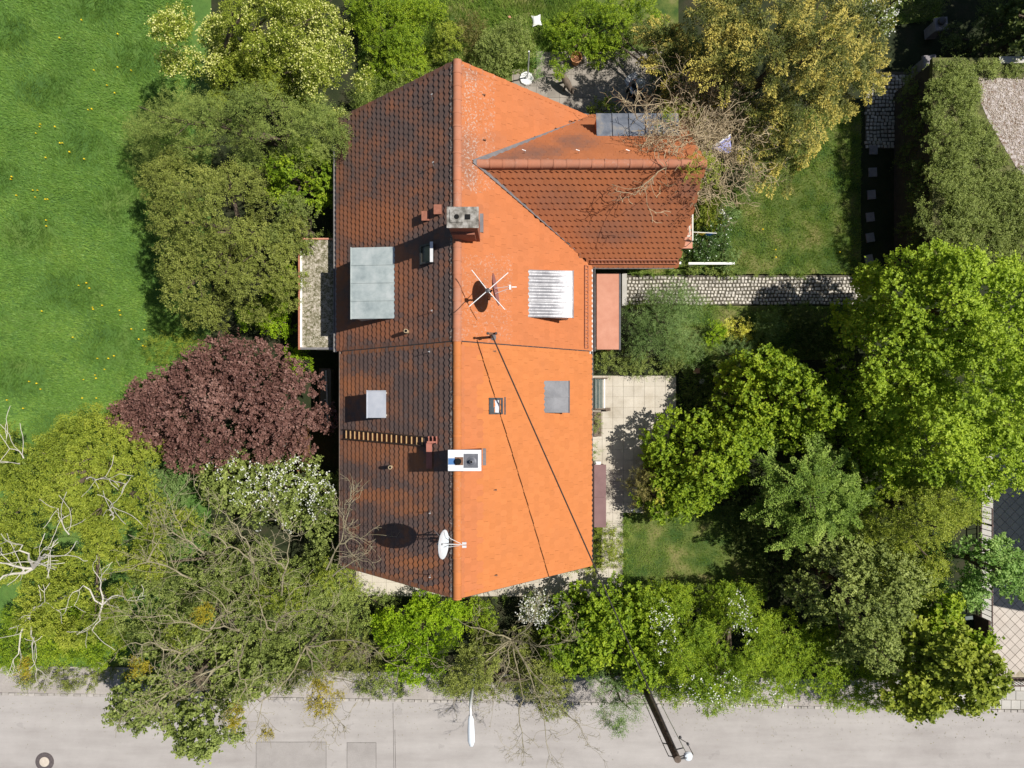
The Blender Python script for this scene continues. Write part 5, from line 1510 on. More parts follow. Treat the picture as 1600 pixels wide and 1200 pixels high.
def plant(name, label, cat, ells, mat, style='broad', dens=900, lob=1.5, seed=1, size=1.0, group=None, flowers=None, trunk='bark', fill=.10, tipb=.22, crown='crown', limbs=9, up=.35, rvar=.28, tlen=1.0, trunk_r=None):
    rng = np.random.default_rng(seed)
    tl, per, L0, W0, droop, spread = STY[style] if style in STY else (.4, BOUGH[style][1] * BOUGH[style][2], .1, .1, 0, .5)
    tl *= tlen; tri = style in ('small', 'fine', 'fern', 'needle', 'spray')
    if tri: L0 *= size * 1.08; W0 *= size * 1.02; dens *= 1.12
    else: L0 *= size * 1.06; W0 *= size * 1.06; dens *= .80
    area = sum(math.pi * e[2] * e[3] * ((H - (e[5] + .65 * (e[4] - e[5]))) / F) ** 2 for e in ells)
    n_leaf = int(area * dens * .86); T = max(20, n_leaf // per)
    P, d, idx, C, R, info = crown_points(rng, ells, T, lob, fill)
    T = len(P)
    if style in BOUGH:
        td = d
        Q, tint, k = bough_leaves(rng, style, P, d, up, tlen, size, tipb)
    else:
        td = nrm(d * spread + rng.normal(size=(T, 3)) * .45 + np.array([0, 0, up]))
        t = (np.arange(per)[None, :] + rng.uniform(.2, .8, (T, per))) / per
        ln = tl * rng.uniform(.55, 1.2, (T, 1)) * np.where(rng.uniform(0, 1, (T, 1)) < .12, 1.9, 1.0)
        B = P[:, None, :] + td[:, None, :] * (ln * (t - .35))[..., None]
        B[..., 2] += droop * (t ** 2)
        per2 = nrm(np.cross(td, rng.normal(size=(T, 3))))
        per3 = np.cross(td, per2)
        ph = np.arange(per)[None, :] * 2.4 + rng.uniform(0, 6.28, (T, 1))
        rad = per2[:, None, :] * np.cos(ph)[..., None] + per3[:, None, :] * np.sin(ph)[..., None]
        along = .9 if style in ('spray', 'needle') else .45
        ax = nrm(rad + td[:, None, :] * along + rng.normal(size=(T, per, 3)) * .3 + np.array([0, 0, droop]))
        N = nrm(np.array([0, 0, .9]) + d[:, None, :] * .55 + rng.normal(size=(T, per, 3)) * .42)
        k = T * per
        Ls = L0 * rng.uniform(1 - rvar, 1 + rvar, k) * (1.0 - .25 * t.ravel()); Ws = W0 * rng.uniform(1 - rvar, 1 + rvar, k)
        Q = leaf_quads(rng, B.reshape(-1, 3), ax.reshape(-1, 3), N.reshape(-1, 3), Ls, Ws)
        lobt = rng.normal(0, .10, len(R))[idx]
        tint = (.36 + lobt + rng.normal(0, .14, T))[:, None] + tipb * t + rng.normal(0, .13, (T, per))
    x0, y0 = info[0][0], info[0][1]
    zt = max(e[4] for e in ells)
    root = empty(name, (x0, y0, 0), label, cat, group)
    Q = Q - np.array([x0, y0, 0])
    Q[..., 2] = np.maximum(Q[..., 2], .02)
    tri = style in ('small', 'fine', 'fern', 'needle', 'spray', 'yew', 'frond')
    if tri: me = tris_to_mesh(crown, Q[:, [1, 2, 3]] if style in BOUGH else Q[:, [0, 1, 2]] * .5 + Q[:, [3, 1, 2]] * .5, np.asarray(tint).ravel())
    else: me = quads_to_mesh(crown, Q, np.asarray(tint).ravel())
    if tri: TOTAL[0] -= len(Q)
    link_mesh(crown, me, M[mat], root)
    TOTAL[0] += 2 * k; print(name, label[:30], 2 * k)
    if trunk:
        m = MB(); tr = trunk_r or max(.025, .028 * zt)
        rr = random.Random(seed)
        th = max(.25, min(e[5] for e in ells) + .25 * zt)
        fork = Vector((x0 + rr.uniform(-.1, .1), y0 + rr.uniform(-.1, .1), th))
        m.tube([(x0, y0, -.05), (x0 + rr.uniform(-.05, .05), y0, th * .5), fork], [tr * 1.25, tr, tr * .85], 8)
        order = np.argsort(-R)[:limbs]
        for q in order:
            c = Vector(C[q]); mid = fork.lerp(c, .55) + Vector((rr.uniform(-.15, .15), rr.uniform(-.15, .15), rr.uniform(0, .15) * zt * .3))
            m.tube([fork - Vector((0, 0, .1)), mid, c + Vector((0, 0, R[q] * .5))], [tr * .6, tr * .36, tr * .1], 6)
            for _ in range(3):
                e = c + Vector((rr.uniform(-1, 1), rr.uniform(-1, 1), rr.uniform(.1, .8))) * R[q]
                m.tube([mid.lerp(c, .6), e], [tr * .2, tr * .06], 4)
        m.build("trunk", M[trunk], root)
    if flowers:
        fm, regs, prob, fs, cnt = flowers
        pxy = np.array([to_px(*p) for p in P]); w = np.zeros(T)
        for (fx, fy, fr, fr2, a_) in regs:
            q = ((pxy[:, 0] - fx) / fr) ** 2 + ((pxy[:, 1] - fy) / fr2) ** 2
            w = np.maximum(w, a_ * np.clip(1.6 - 1.2 * q, 0, 1))
        sel = (rng.uniform(0, 1, T) < prob * w) & (d[:, 2] > .0)
        S = P[sel] + td[sel] * tl * .62; n = len(S)
        if n:
            ctr = S[:, None, :] + rng.normal(size=(n, cnt, 3)) * np.array([.055, .055, .03]) * (fs / .05) + np.array([0, 0, .03])
            ctr = ctr.reshape(-1, 3) - np.array([x0, y0, 0]); m_ = len(ctr)
            nn = nrm(np.array([0, 0, 1.0]) + rng.normal(size=(m_, 3)) * .5)
            ax2 = nrm(np.cross(nn, rng.normal(size=(m_, 3))))
            F_ = leaf_quads(rng, ctr - ax2 * fs * .5, ax2, nn, fs * rng.uniform(.8, 1.3, m_), fs * rng.uniform(.8, 1.2, m_))
            link_mesh("blossom", quads_to_mesh("blossom", F_, rng.uniform(.2, 1, m_)), M[fm], root)
            TOTAL[0] += 2 * m_
    return root

# ---- bare branches
def branches(m, rr, p, d, ln, r, depth, sides=5, wander=.22, forks=(2, 4), grav=-.02, minr=.006):
    seg = 5; pts = [Vector(p)]; dirs = []
    d = Vector(d).normalized(); c = Vector(p)
    for i in range(seg):
        d = (d + Vector((rr.gauss(0, wander), rr.gauss(0, wander), rr.gauss(0, wander * .7) + grav))).normalized()
        c = c + d * (ln / seg); c.z = max(c.z, .3)
        pts.append(c.copy()); dirs.append(d.copy())
    m.tube(pts, [max(minr, r * (1 - .75 * i / seg)) for i in range(seg + 1)], sides, cap=False)
    if depth <= 0: return
    for k in range(rr.randint(*forks)):
        i = rr.randint(1, seg)
        q = dirs[i - 1]; side = q.cross(Vector((rr.gauss(0, 1), rr.gauss(0, 1), rr.gauss(0, 1))))
        if side.length < 1e-3: continue
        nd = (q * rr.uniform(.4, 1.0) + side.normalized() * rr.uniform(.5, 1.0))
        branches(m, rr, pts[i], nd, ln * rr.uniform(.42, .75), max(minr, r * (1 - .75 * i / seg) * .7), depth - 1, max(3, sides - 1), wander, forks, grav, minr)

def bare_tree(name, label, cat, base, limbs, mat, seed, depth=3, r=.07, forks=(2, 4), wander=.2, minr=.007, trunk_mat=None, group=None, grav=-.01, loose=False):
    """limbs: list of pixel polylines [(px,py,z),...]; each grows its own side branches"""
    rr = random.Random(seed)
    b = W(base[0], base[1], base[2])
    root = empty(name, (b[0], b[1], 0), label, cat, group)
    t = MB()
    if base[2] < 6.1: t.tube([(b[0], b[1], -.05), (b[0] + .05, b[1], base[2] * .5), b], [r * 2.1, r * 1.8, r * 1.5], 9)
    if t.v: t.build("trunk", M[trunk_mat or mat], root)
    m = MB()
    for lb in limbs:
        pts = [Vector(W(*q)) for q in lb]
        if not loose and (pts[0] - Vector(b)).length > .05: pts = [Vector(b)] + pts
        fine = [pts[0]]
        for i in range(len(pts) - 1):
            for k in range(1, 4):
                q = pts[i].lerp(pts[i + 1], k / 3)
                if k < 3: q += Vector((rr.gauss(0, .05), rr.gauss(0, .05), rr.gauss(0, .05)))
                fine.append(q)
        n = len(fine)
        m.tube(fine, [r * (1 - .8 * i / (n - 1)) for i in range(n)], 6, cap=False)
        for i in range(1, n):
            d = (fine[i] - fine[i - 1]).normalized()
            for _ in range(rr.randint(*forks)):
                if rr.random() < .35: continue
                nd = d * rr.uniform(.3, 1.0) + Vector((rr.gauss(0, .8), rr.gauss(0, .8), rr.gauss(.05, .4)))
                branches(m, rr, fine[i], nd, rr.uniform(.5, 1.15), max(minr, r * .42 * (1 - .7 * i / n)), depth - 1, 4, wander, forks, grav, minr)
        branches(m, rr, fine[-1], fine[-1] - fine[-2], .6, r * .25, depth - 1, 4, wander, forks, grav, minr)
    o = m.build("branches", M[mat], root)
    TOTAL[0] += sum(len(f) - 2 for f in m.f)
    return root

def mistletoe(px, py, rx, ry, z, seed, label):
    s = (H - z) / F
    return plant("mistletoe", label, "mistletoe", [(px, py, rx, ry, z + ry * s * .8, z - ry * s * .8)], 'lf_mistle', 'tuft', 2100, 3.0, seed, .62, "mistletoe balls in the bare tree", trunk=None, crown="foliage", fill=.4)

# ---- grass blades
def blades(name, regions, mat, seed, lean=.8, parent=None, zoff=0.0):
    rng = np.random.default_rng(seed); allP, allT = [], []
    for (poly, dens, h, wd) in regions:
        xy = np.array(pxpoly(poly)); x0, y0 = xy.min(0); x1, y1 = xy.max(0)
        n = int((x1 - x0) * (y1 - y0) * dens)
        p = rng.uniform((x0, y0), (x1, y1), (n, 2))
        ins = np.zeros(n, bool); j = len(xy) - 1
        for i in range(len(xy)):
            xi, yi = xy[i]; xj, yj = xy[j]
            c = ((yi > p[:, 1]) != (yj > p[:, 1])) & (p[:, 0] < (xj - xi) * (p[:, 1] - yi) / (yj - yi + 1e-12) + xi)
            ins ^= c; j = i
        p = p[ins]
        g = np.sin(p[:, 0] * 5.1 + 1.7 * np.sin(p[:, 1] * 3.3)) * np.sin(p[:, 1] * 4.7 + 1.9 * np.sin(p[:, 0] * 2.9))
        p = p[rng.uniform(-1.6, 1.0, len(p)) < g]
        n = len(p)
        B = np.column_stack([p, np.full(n, zoff)])
        ang = rng.uniform(0, 6.28, n) * .55 + 1.3 * np.sin(p[:, 0] * 1.3 + p[:, 1] * .9) + 1.1 * np.sin(p[:, 1] * 2.1 - p[:, 0] * .7)
        hh = h * rng.uniform(.6, 1.35, n); tilt = rng.uniform(.35, 1.0, n) * lean
        dirn = np.column_stack([np.cos(ang), np.sin(ang)]); side = np.column_stack([-np.sin(ang), np.cos(ang)])
        tip = B.copy(); tip[:, :2] += dirn * (hh * tilt)[:, None]; tip[:, 2] += hh * np.sqrt(np.clip(1 - tilt ** 2 * .8, .08, 1))
        w2 = (wd * rng.uniform(.6, 1.3, n) * .5)[:, None]
        a = B.copy(); a[:, :2] += side * w2; b = B.copy(); b[:, :2] -= side * w2
        allP.append(np.stack([a, b, tip], 1)); allT.append(rng.normal(.45, .2, n))
    P = np.concatenate(allP); T = np.concatenate(allT)
    o = link_mesh(name, tris_to_mesh(name, P, T), M[mat], parent); o["kind"] = "stuff"
    TOTAL[0] += len(P)
    return o
blades("meadow_grass", [([(-20, -20), (300, -20), (300, 560), (230, 640), (190, 760), (-20, 760)], 1050, .17, .026)], 'lf_grass', 3, .95)
blades("lawn_grass", [([(1080, 170), (1345, 170), (1345, 428), (985, 428), (985, 412), (1075, 405)], 1250, .11, .02),
                      ([(968, 790), (1200, 790), (1200, 940), (975, 940)], 900, .09, .02),
                      ([(560, -20), (935, -20), (935, 84), (835, 84), (835, 115), (800, 118), (560, 220)], 1150, .22, .028),
                      ([(1390, -20), (1478, -20), (1468, 30), (1395, 40)], 1000, .12, .02),
                      ([(1040, 480), (1335, 480), (1335, 560), (1040, 560)], 900, .10, .022),
                      ([(1060, 560), (1130, 560), (1110, 640), (1060, 660)], 900, .16, .022),
                      ([(928, 820), (962, 820), (962, 885), (928, 890)], 700, .14, .02)], 'lf_lawn', 4, .85)

# dandelions
DX = [(127, 31), (184, 53), (93, 59), (146, 109), (184, 105), (205, 110), (167, 133), (179, 145), (137, 171), (143, 170), (63, 194), (62, 198), (56, 208), (93, 223), (97, 223), (86, 198), (108, 237), (71, 246), (131, 248), (18, 276), (17, 280), (51, 297), (58, 297), (25, 305), (70, 311), (74, 311), (72, 344), (72, 353), (55, 308), (123, 446), (135, 442), (139, 450), (65, 486), (144, 480), (145, 483), (159, 477), (187, 485), (188, 492), (205, 514), (225, 515), (217, 530), (223, 540), (227, 541), (178, 556), (169, 560), (152, 560), (163, 577), (148, 586), (150, 591), (130, 593), (114, 527), (45, 596), (57, 599), (63, 608), (128, 622), (150, 622), (151, 630), (145, 634), (36, 638), (10, 625), (1192, 358), (1212, 390), (1212, 402), (1312, 394)]
mm = MB()
mm.lathe((0, 0, .12), [(.008, -.10), (.027, 0), (.022, .014), (.008, .02)], 9)
dme = mm.mesh("dandelion")
r = random.Random(5)
for (px, py) in DX:
    o = link_mesh("dandelion", dme, M['dandelion']); p = W(px, py, .15)
    o.location = (p[0], p[1], r.uniform(.02, .06)); s = r.uniform(.8, 1.25); o.scale = (s, s, 1)
    lawn = px > 1000
    tag(o, "small yellow dandelion flower in the lawn" if lawn else "small yellow dandelion flower in the green meadow", "dandelion", "dandelions in the lawn" if lawn else "dandelions in the meadow")

# ---- left side
plant("flowering_shrub", "tall shrub covered in cream blossom beside the meadow", "shrub",
      [(300, 70, 68, 70, 6.0, .8), (435, 45, 104, 74, 6.2, .8), (505, 115, 64, 74, 5.4, .8), (440, 100, 60, 46, 5.2, .8), (380, 110, 76, 46, 4.0, .8), (365, 60, 46, 60, 4.0, .8), (470, 20, 60, 40, 4.4, .8)], 'lf_yel', 'small', 1350, 2.4, 11, 1.0,
      flowers=('fl_cream', [(300, 60, 60, 60, .9), (305, 112, 40, 26, 1.3), (430, 20, 60, 40, .5), (505, 90, 60, 95, .8), (540, 140, 40, 50, .8), (420, 80, 40, 30, .35)], .7, .055, 4))
plant("feathery_tree", "fine leaved mid green tree reaching over the northwest roof corner", "tree",
      [(410, 185, 110, 62, 6.2, 1.5), (300, 190, 88, 58, 5.6, 1.2), (495, 195, 52, 48, 5.6, 2.2), (235, 205, 50, 50, 3.5, .6)], 'lf_mid', 'fern', 1750, 1.8, 12, .95, fill=.25)
plant("broad_shrub", "dense bright green bush against the western gutter of the northern half", "bush",
      [(455, 270, 62, 52, 4.2, .6), (480, 245, 35, 40, 4.0, .6)], 'lf_bright', 'broad', 1000, 2.2, 13, .9)
plant("olive_tree", "large olive green tree between meadow and gravel roofed annex", "tree",
      [(330, 330, 118, 92, 7.2, 1.2), (300, 425, 78, 78, 6.4, .8), (395, 415, 78, 80, 5.8, .8), (262, 290, 58, 62, 4.8, .8), (355, 480, 70, 35, 3.8, .5)], 'lf_olive', 'small', 1500, 2.2, 14, .95)
plant("dark_evergreen", "dark glossy evergreen bush beside the upper end of the annex roof", "bush",
      [(462, 345, 42, 48, 4.3, .5), (440, 375, 30, 28, 3.8, .5)], 'lf_oliveg', 'small', 1250, 2.4, 15, .9)
plant("annex_shrub", "small bright green bush touching the gravel roof edge", "bush",
      [(458, 430, 26, 26, 3.0, .3), (440, 455, 30, 26, 2.5, .3)], 'lf_bright', 'broad', 1000, 3, 16, .8)
plant("lime_shrub", "low lime green bush between olive tree and copper maple", "bush", [(408, 495, 46, 26, 2.2, .3), (430, 508, 26, 18, 1.9, .3)], 'lf_lush', 'small', 1200, 3, 17)
plant("lime_shrub", "tiny lime green sprig under the annex corner", "bush", [(462, 560, 22, 24, 1.6, .2)], 'lf_lush', 'small', 1100, 3, 18)
plant("copper_maple", "copper purple maple at the corner of the meadow", "tree",
      [(340, 635, 145, 92, 5.6, 1.4), (248, 645, 76, 66, 4.9, 1.2), (440, 650, 62, 66, 5.0, 1.2), (350, 565, 85, 42, 4.6, 1.0), (300, 700, 70, 38, 4.6, 1.2), (212, 655, 46, 46, 4.2, 1.0)], 'lf_purple', 'broad', 1150, 2.6, 19, .85, fill=.06)
plant("weedy_bush", "thin straw green bush at the upper edge of the copper maple", "bush", [(265, 540, 55, 32, 1.4, .1)], 'lf_yel', 'fern', 1000, 3, 20, .8, trunk=None)
plant("yellow_green_tree", "large yellow green tree in the lower left corner", "tree",
      [(110, 745, 125, 108, 6.6, 1.4), (190, 830, 80, 85, 6.0, 1.2), (45, 850, 92, 110, 6.4, 1.2), (150, 690, 85, 48, 5.2, 1.0), (105, 950, 100, 85, 5.6, 1.0), (20, 720, 70, 65, 5.5, 1.0)], 'lf_yel', 'small', 1250, 2.0, 21, 1.0)
plant("green_bush", "fresh green bush under white dead branches in the lower left", "bush", [(50, 985, 70, 60, 3.4, .5), (110, 1000, 60, 52, 3.2, .5), (20, 1020, 60, 36, 2.8, .4), (150, 1020, 40, 34, 2.8, .4)], 'lf_bright', 'small', 1100, 2.4, 22)
plant("shade_bush", "dark green bush in the gap between copper maple and yellow green tree", "bush", [(235, 735, 34, 44, 1.5, .1), (262, 800, 30, 60, 1.5, .1), (225, 880, 50, 30, 1.4, .1)], 'lf_fern', 'small', 1100, 3, 23)
plant("white_blossom_shrub", "green shrub with white blossom below the copper maple", "shrub",
      [(430, 770, 88, 66, 4.4, .6), (500, 800, 42, 60, 4.0, .6), (360, 760, 60, 52, 4.0, .6)], 'lf_oliveg', 'broad', 1150, 2.2, 24, .85,
      flowers=('fl_white', [(430, 750, 70, 50, .5), (360, 730, 30, 24, .4), (490, 760, 40, 40, .4), (430, 820, 40, 20, .3)], .75, .062, 5))
plant("ivy_thicket", "dark olive thicket under the bare branches left of the southern gable", "thicket",
      [(300, 890, 110, 75, 4.2, .5), (420, 900, 110, 66, 3.6, .5), (230, 960, 90, 70, 4.2, .5), (350, 980, 120, 70, 4.0, .5), (480, 940, 75, 60, 2.8, .3)], 'lf_oliveg', 'small', 820, 2.6, 25, 1.0)
plant("roadside_tree", "dark olive tree hanging over the road in the lower left", "tree",
      [(265, 1085, 110, 72, 6.0, 1.6), (300, 1150, 62, 42, 6.2, 3.4), (215, 1110, 60, 34, 5.6, 2.6), (380, 1070, 70, 50, 4.6, 1.2)], 'lf_oliveg', 'broad', 950, 1.7, 26, 1.0, rvar=.35)
plant("grey_green_bush", "grey green bush between thicket and pale path", "bush", [(500, 915, 62, 52, 2.4, .3), (560, 960, 55, 40, 1.8, .2), (455, 1010, 70, 45, 2.6, .3)], 'lf_mid', 'small', 1200, 3, 27, .9)
plant("mossy_bush", "thin brownish olive bush before the pavement", "bush", [(560, 1020, 62, 48, 1.8, .2), (430, 1055, 90, 30, 2.0, .2), (90, 1060, 90, 22, 1.0, .1)], 'lf_olive', 'fine', 1250, 3, 28)
plant("vivid_shrub", "vivid lime green shrub just below the southern gable", "shrub",
      [(655, 985, 78, 52, 3.0, .3), (640, 1040, 55, 38, 2.8, .4), (690, 960, 44, 30, 2.6, .3)], 'lf_lush', 'tuft', 1550, 2.6, 29, 1.0)
plant("small_green_bush", "small green bush at the gable corner beside the vivid lime shrub", "bush", [(752, 965, 36, 26, 1.6, .1)], 'lf_bright', 'small', 1200, 3.5, 30)
# bare trees
bare_tree("bare_tree", "tall bare grey tree spreading over the lower left thicket", "tree", (372, 985, 3.4),
      [[(372, 985, 3.4), (350, 978, 4.6), (326, 986, 5.4), (290, 972, 5.8), (250, 962, 6.0), (205, 966, 6.1), (178, 964, 6.2)], [(326, 986, 5.2), (345, 962, 5.5), (362, 957, 5.7), (340, 935, 5.9), (312, 918, 6.0)],
       [(330, 990, 5.0), (300, 1015, 5.6), (280, 1022, 5.9), (266, 1045, 6.1), (268, 1075, 6.2)], [(282, 1020, 5.9), (245, 1006, 6.1), (212, 1004, 6.2), (190, 1012, 6.2)], [(360, 1030, 4.6), (335, 1045, 5.6), (310, 1056, 5.9), (262, 1082, 6.3), (206, 1108, 6.5)],
       [(262, 1082, 6.3), (245, 1100, 6.5), (240, 1112, 6.5)], [(335, 1045, 5.6), (310, 1075, 6.0), (275, 1095, 6.4)], [(395, 905, 4.0), (396, 880, 5.0), (384, 842, 5.4), (360, 815, 5.6), (335, 790, 5.8)], [(396, 880, 5.0), (372, 858, 5.3), (350, 846, 5.5), (318, 826, 5.7)],
       [(320, 865, 4.6), (290, 842, 5.2), (268, 792, 5.6)], [(300, 850, 4.8), (275, 835, 5.2), (258, 828, 5.4)], [(440, 930, 4.0), (446, 890, 5.0), (452, 850, 5.3), (441, 812, 5.5)], [(446, 890, 5.0), (425, 868, 5.3), (415, 845, 5.4)],
       [(510, 890, 4.2), (530, 850, 5.0), (540, 815, 5.3), (548, 782, 5.5)], [(530, 850, 5.0), (550, 840, 5.3), (572, 836, 5.5)], [(520, 900, 4.4), (548, 880, 5.0), (570, 872, 5.2)], [(300, 905, 5.0), (262, 885, 5.5), (230, 878, 5.7), (190, 892, 5.8)], [(230, 878, 5.7), (245, 850, 5.9), (240, 832, 6.0)],
       [(430, 985, 4.2), (445, 960, 4.8), (480, 952, 5.2), (505, 962, 5.3)], [(425, 985, 4.2), (410, 960, 5.0), (398, 930, 5.3)], [(380, 1020, 4.2), (372, 1045, 5.2), (385, 1075, 5.5), (370, 1100, 5.7)]],
      'bark_moss', 41, 3, .034, (1, 3), minr=.006, loose=True)
bare_tree("bare_tree", "bare mossy tree leaning to the big mistletoe above the pavement", "tree", (478, 1010, 3.0),
      [[(488, 1045, 3.8), (500, 1085, 4.6), (530, 1125, 5.2)], [(520, 1060, 3.8), (565, 1070, 4.6)], [(450, 1060, 3.8), (410, 1095, 4.4), (400, 1140, 5.0)], [(540, 1000, 3.8), (580, 1010, 4.4), (620, 1040, 4.8)]],
      'bark_moss', 42, 4, .034, (1, 3), minr=.006)
bare_tree("dead_birch", "white dead tree with splayed pale limbs at the left edge", "tree", (52, 888, 6.2),
      [[(60, 873, 7.0), (78, 864, 7.4)], [(10, 880, 7.0), (-30, 878, 7.5)], [(5, 900, 7.0), (-25, 950, 7.6)], [(45, 865, 7.2), (30, 850, 7.5)], [(70, 866, 7.2), (100, 868, 7.4)]],
      'bark_pale', 43, 2, .05, (1, 1), minr=.010)
bare_tree("dead_birch", "slender white dead stem with short twigs above the left pavement", "tree", (48, 955, 4.6),
      [[(49, 985, 5.2), (50, 1010, 5.6), (57, 1045, 6.0)], [(65, 945, 5.2), (70, 935, 5.4)], [(30, 1010, 5.2), (18, 1040, 5.5)]], 'bark_pale', 44, 2, .036, (0, 2), minr=.009)
bare_tree("dead_birch", "pale dead forked stem beside the bare grey tree", "tree", (160, 945, 6.12),
      [[(160, 945, 6.1), (164, 932, 4.6)], [(158, 910, 6.2), (145, 885, 6.5)], [(150, 975, 6.0), (135, 985, 6.2)], [(185, 930, 6.2), (200, 938, 6.4)], [(130, 915, 6.2), (112, 928, 6.4)]], 'bark_pale', 45, 2, .030, (0, 1), minr=.008)
bare_tree("dead_birch", "thin white dead branches poking from the yellow green tree", "tree", (170, 790, 6.2),
      [[(172, 805, 6.6), (176, 792, 6.9), (190, 772, 7.1)], [(175, 812, 6.6), (174, 800, 6.9)], [(135, 748, 6.6), (150, 750, 6.9), (170, 748, 7.0)], [(37, 716, 6.6), (22, 702, 6.9), (10, 685, 7.0)], [(30, 724, 6.7), (14, 722, 7.0)], [(108, 835, 6.6), (95, 812, 6.9), (84, 793, 7.1)], [(95, 812, 6.9), (110, 802, 7.1)]], 'bark_pale', 46, 1, .022, (1, 2), minr=.009, loose=True)
mistletoe(505, 1096, 27, 31, 4.9, 51, "largest yellow mistletoe ball, hanging over the pavement edge")
mistletoe(320, 964, 18, 17, 6.2, 52, "round olive mistletoe ball in the middle of the bare tree")
mistletoe(214, 1046, 17, 16, 6.4, 53, "yellow mistletoe ball on the left side of the roadside tree")
mistletoe(366, 1120, 13, 22, 5.6, 54, "long drooping yellow mistletoe right of the roadside tree")
mistletoe(36, 1046, 12, 18, 5.6, 55, "mistletoe clump on the white dead stem at the left")
mistletoe(414, 1144, 11, 12, 4.9, 56, "smallest mistletoe ball above the road below the large one")

# ---- along the road, right half
bare_tree("twiggy_bush", "bare twiggy bush between vivid lime shrub and pole", "bush", (800, 1000, 1.8),
      [[(760, 985, 3.0), (725, 975, 3.6)], [(770, 1020, 3.0), (705, 1040, 3.8)], [(830, 975, 3.0), (845, 940, 3.6)], [(840, 1010, 3.0), (890, 1000, 3.6)], [(790, 1050, 3.0), (770, 1090, 3.8)], [(830, 1060, 3.2), (850, 1120, 4.2), (858, 1180, 4.8)],
       [(815, 1080, 3.2), (812, 1130, 4.2), (818, 1165, 4.6)], [(850, 1070, 3.2), (890, 1120, 4.2), (910, 1145, 4.6)], [(740, 1050, 3.2), (715, 1080, 3.8)]], 'bark_moss', 47, 4, .034, (1, 3), minr=.005)
plant("olive_bush", "olive green bush under the bare twigs beside the street lamp", "bush", [(760, 1065, 66, 38, 2.4, .3), (850, 1060, 60, 48, 2.6, .3), (800, 1010, 60, 45, 2.0, .2), (865, 1095, 28, 34, 2.4, .6), (748, 1048, 40, 36, 5.2, 3.4), (712, 1068, 24, 24, 4.6, 3.2)], 'lf_olive', 'small', 1150, 2.6, 31, 1.0)
plant("white_blossom_shrub", "low shrub of white blossom beside the pale path at the bare bush", "shrub", [(842, 955, 28, 26, 2.2, .2), (882, 948, 18, 22, 2.0, .2)], 'lf_mid', 'small', 1100, 3, 32,
      flowers=('fl_white', [(842, 955, 30, 28, 1), (882, 948, 16, 22, 1)], .9, .07, 6))
plant("bright_tree", "bright green tree at the corner of the pale house path", "tree", [(940, 990, 82, 74, 3.9, .5), (900, 1010, 54, 56, 3.6, .5), (990, 965, 60, 50, 3.6, .5), (1000, 1030, 50, 50, 3.5, .5)], 'lf_bright', 'broad', 1000, 2.2, 33, 1.0)
plant("ferny_bush", "darker ferny green bush hanging over the road left of the timber pole", "bush", [(965, 1085, 58, 46, 3.4, .5), (1000, 1060, 40, 34, 3.4, .5), (965, 1125, 30, 20, 3.2, 1.4)], 'lf_fern', 'fern', 1500, 2.4, 34, .95)
plant("white_blossom_tree", "bright green tree sprinkled with white blossom above the timber pole", "tree", [(1055, 1000, 66, 76, 4.3, .5), (1040, 960, 50, 44, 3.8, .5), (1075, 1065, 50, 48, 3.8, .5)], 'lf_bright', 'fine', 1750, 2.2, 35, 1.2,
      flowers=('fl_white', [(1035, 970, 18, 36, .6), (1040, 1010, 16, 22, .5), (1090, 1080, 40, 24, .25)], .6, .055, 4))
plant("white_blossom_tree", "green tree with a streak of white blossom right of the timber pole", "tree", [(1160, 1005, 78, 78, 4.4, .5), (1140, 950, 50, 40, 3.6, .5), (1120, 1070, 56, 52, 3.8, .5), (1190, 1060, 66, 52, 3.8, .5)], 'lf_bright', 'fine', 1700, 2.2, 36, 1.15,
      flowers=('fl_white', [(1150, 955, 18, 36, .5), (1165, 990, 14, 22, .4), (1115, 1070, 26, 30, .35), (1190, 1080, 60, 30, .15)], .6, .055, 4))
plant("hedge_bush", "broad fresh green bush over the kerb right of the pole", "bush", [(1270, 1050, 76, 56, 3.3, .4), (1340, 1078, 62, 42, 3.0, .4), (1235, 1005, 62, 58, 3.6, .4), (1300, 1000, 46, 46, 3.0, .4), (1400, 1085, 50, 40, 3.0, .4)], 'lf_bright', 'small', 1150, 2.4, 37, 1.0)
plant("dull_olive_tree", "dull olive green tree behind the roadside hedge on the right", "tree", [(1345, 930, 88, 84, 6.0, 1.0), (1325, 865, 62, 55, 4.4, .8), (1360, 1000, 66, 52, 5.2, 1.0), (1400, 900, 52, 70, 5.4, 1.0)], 'lf_oliveg', 'broad', 1100, 2.0, 38, .85)
plant("roadside_maple", "yellowish green maple overhanging pavement and road at lower right", "tree", [(1490, 1050, 78, 76, 6.2, 1.2), (1440, 1075, 58, 60, 5.6, 1.2), (1525, 1085, 46, 40, 5.6, 2.0), (1450, 1000, 54, 50, 5.6, 1.0)], 'lf_yel', 'maple', 800, 1.9, 39, 1.0)
plant("roadside_maple", "greener maple top beside the beige driveway fence", "tree", [(1500, 1005, 52, 42, 5.4, 1.2), (1470, 960, 40, 40, 4.6, 1.0)], 'lf_bright', 'maple', 850, 2.2, 40, .9)

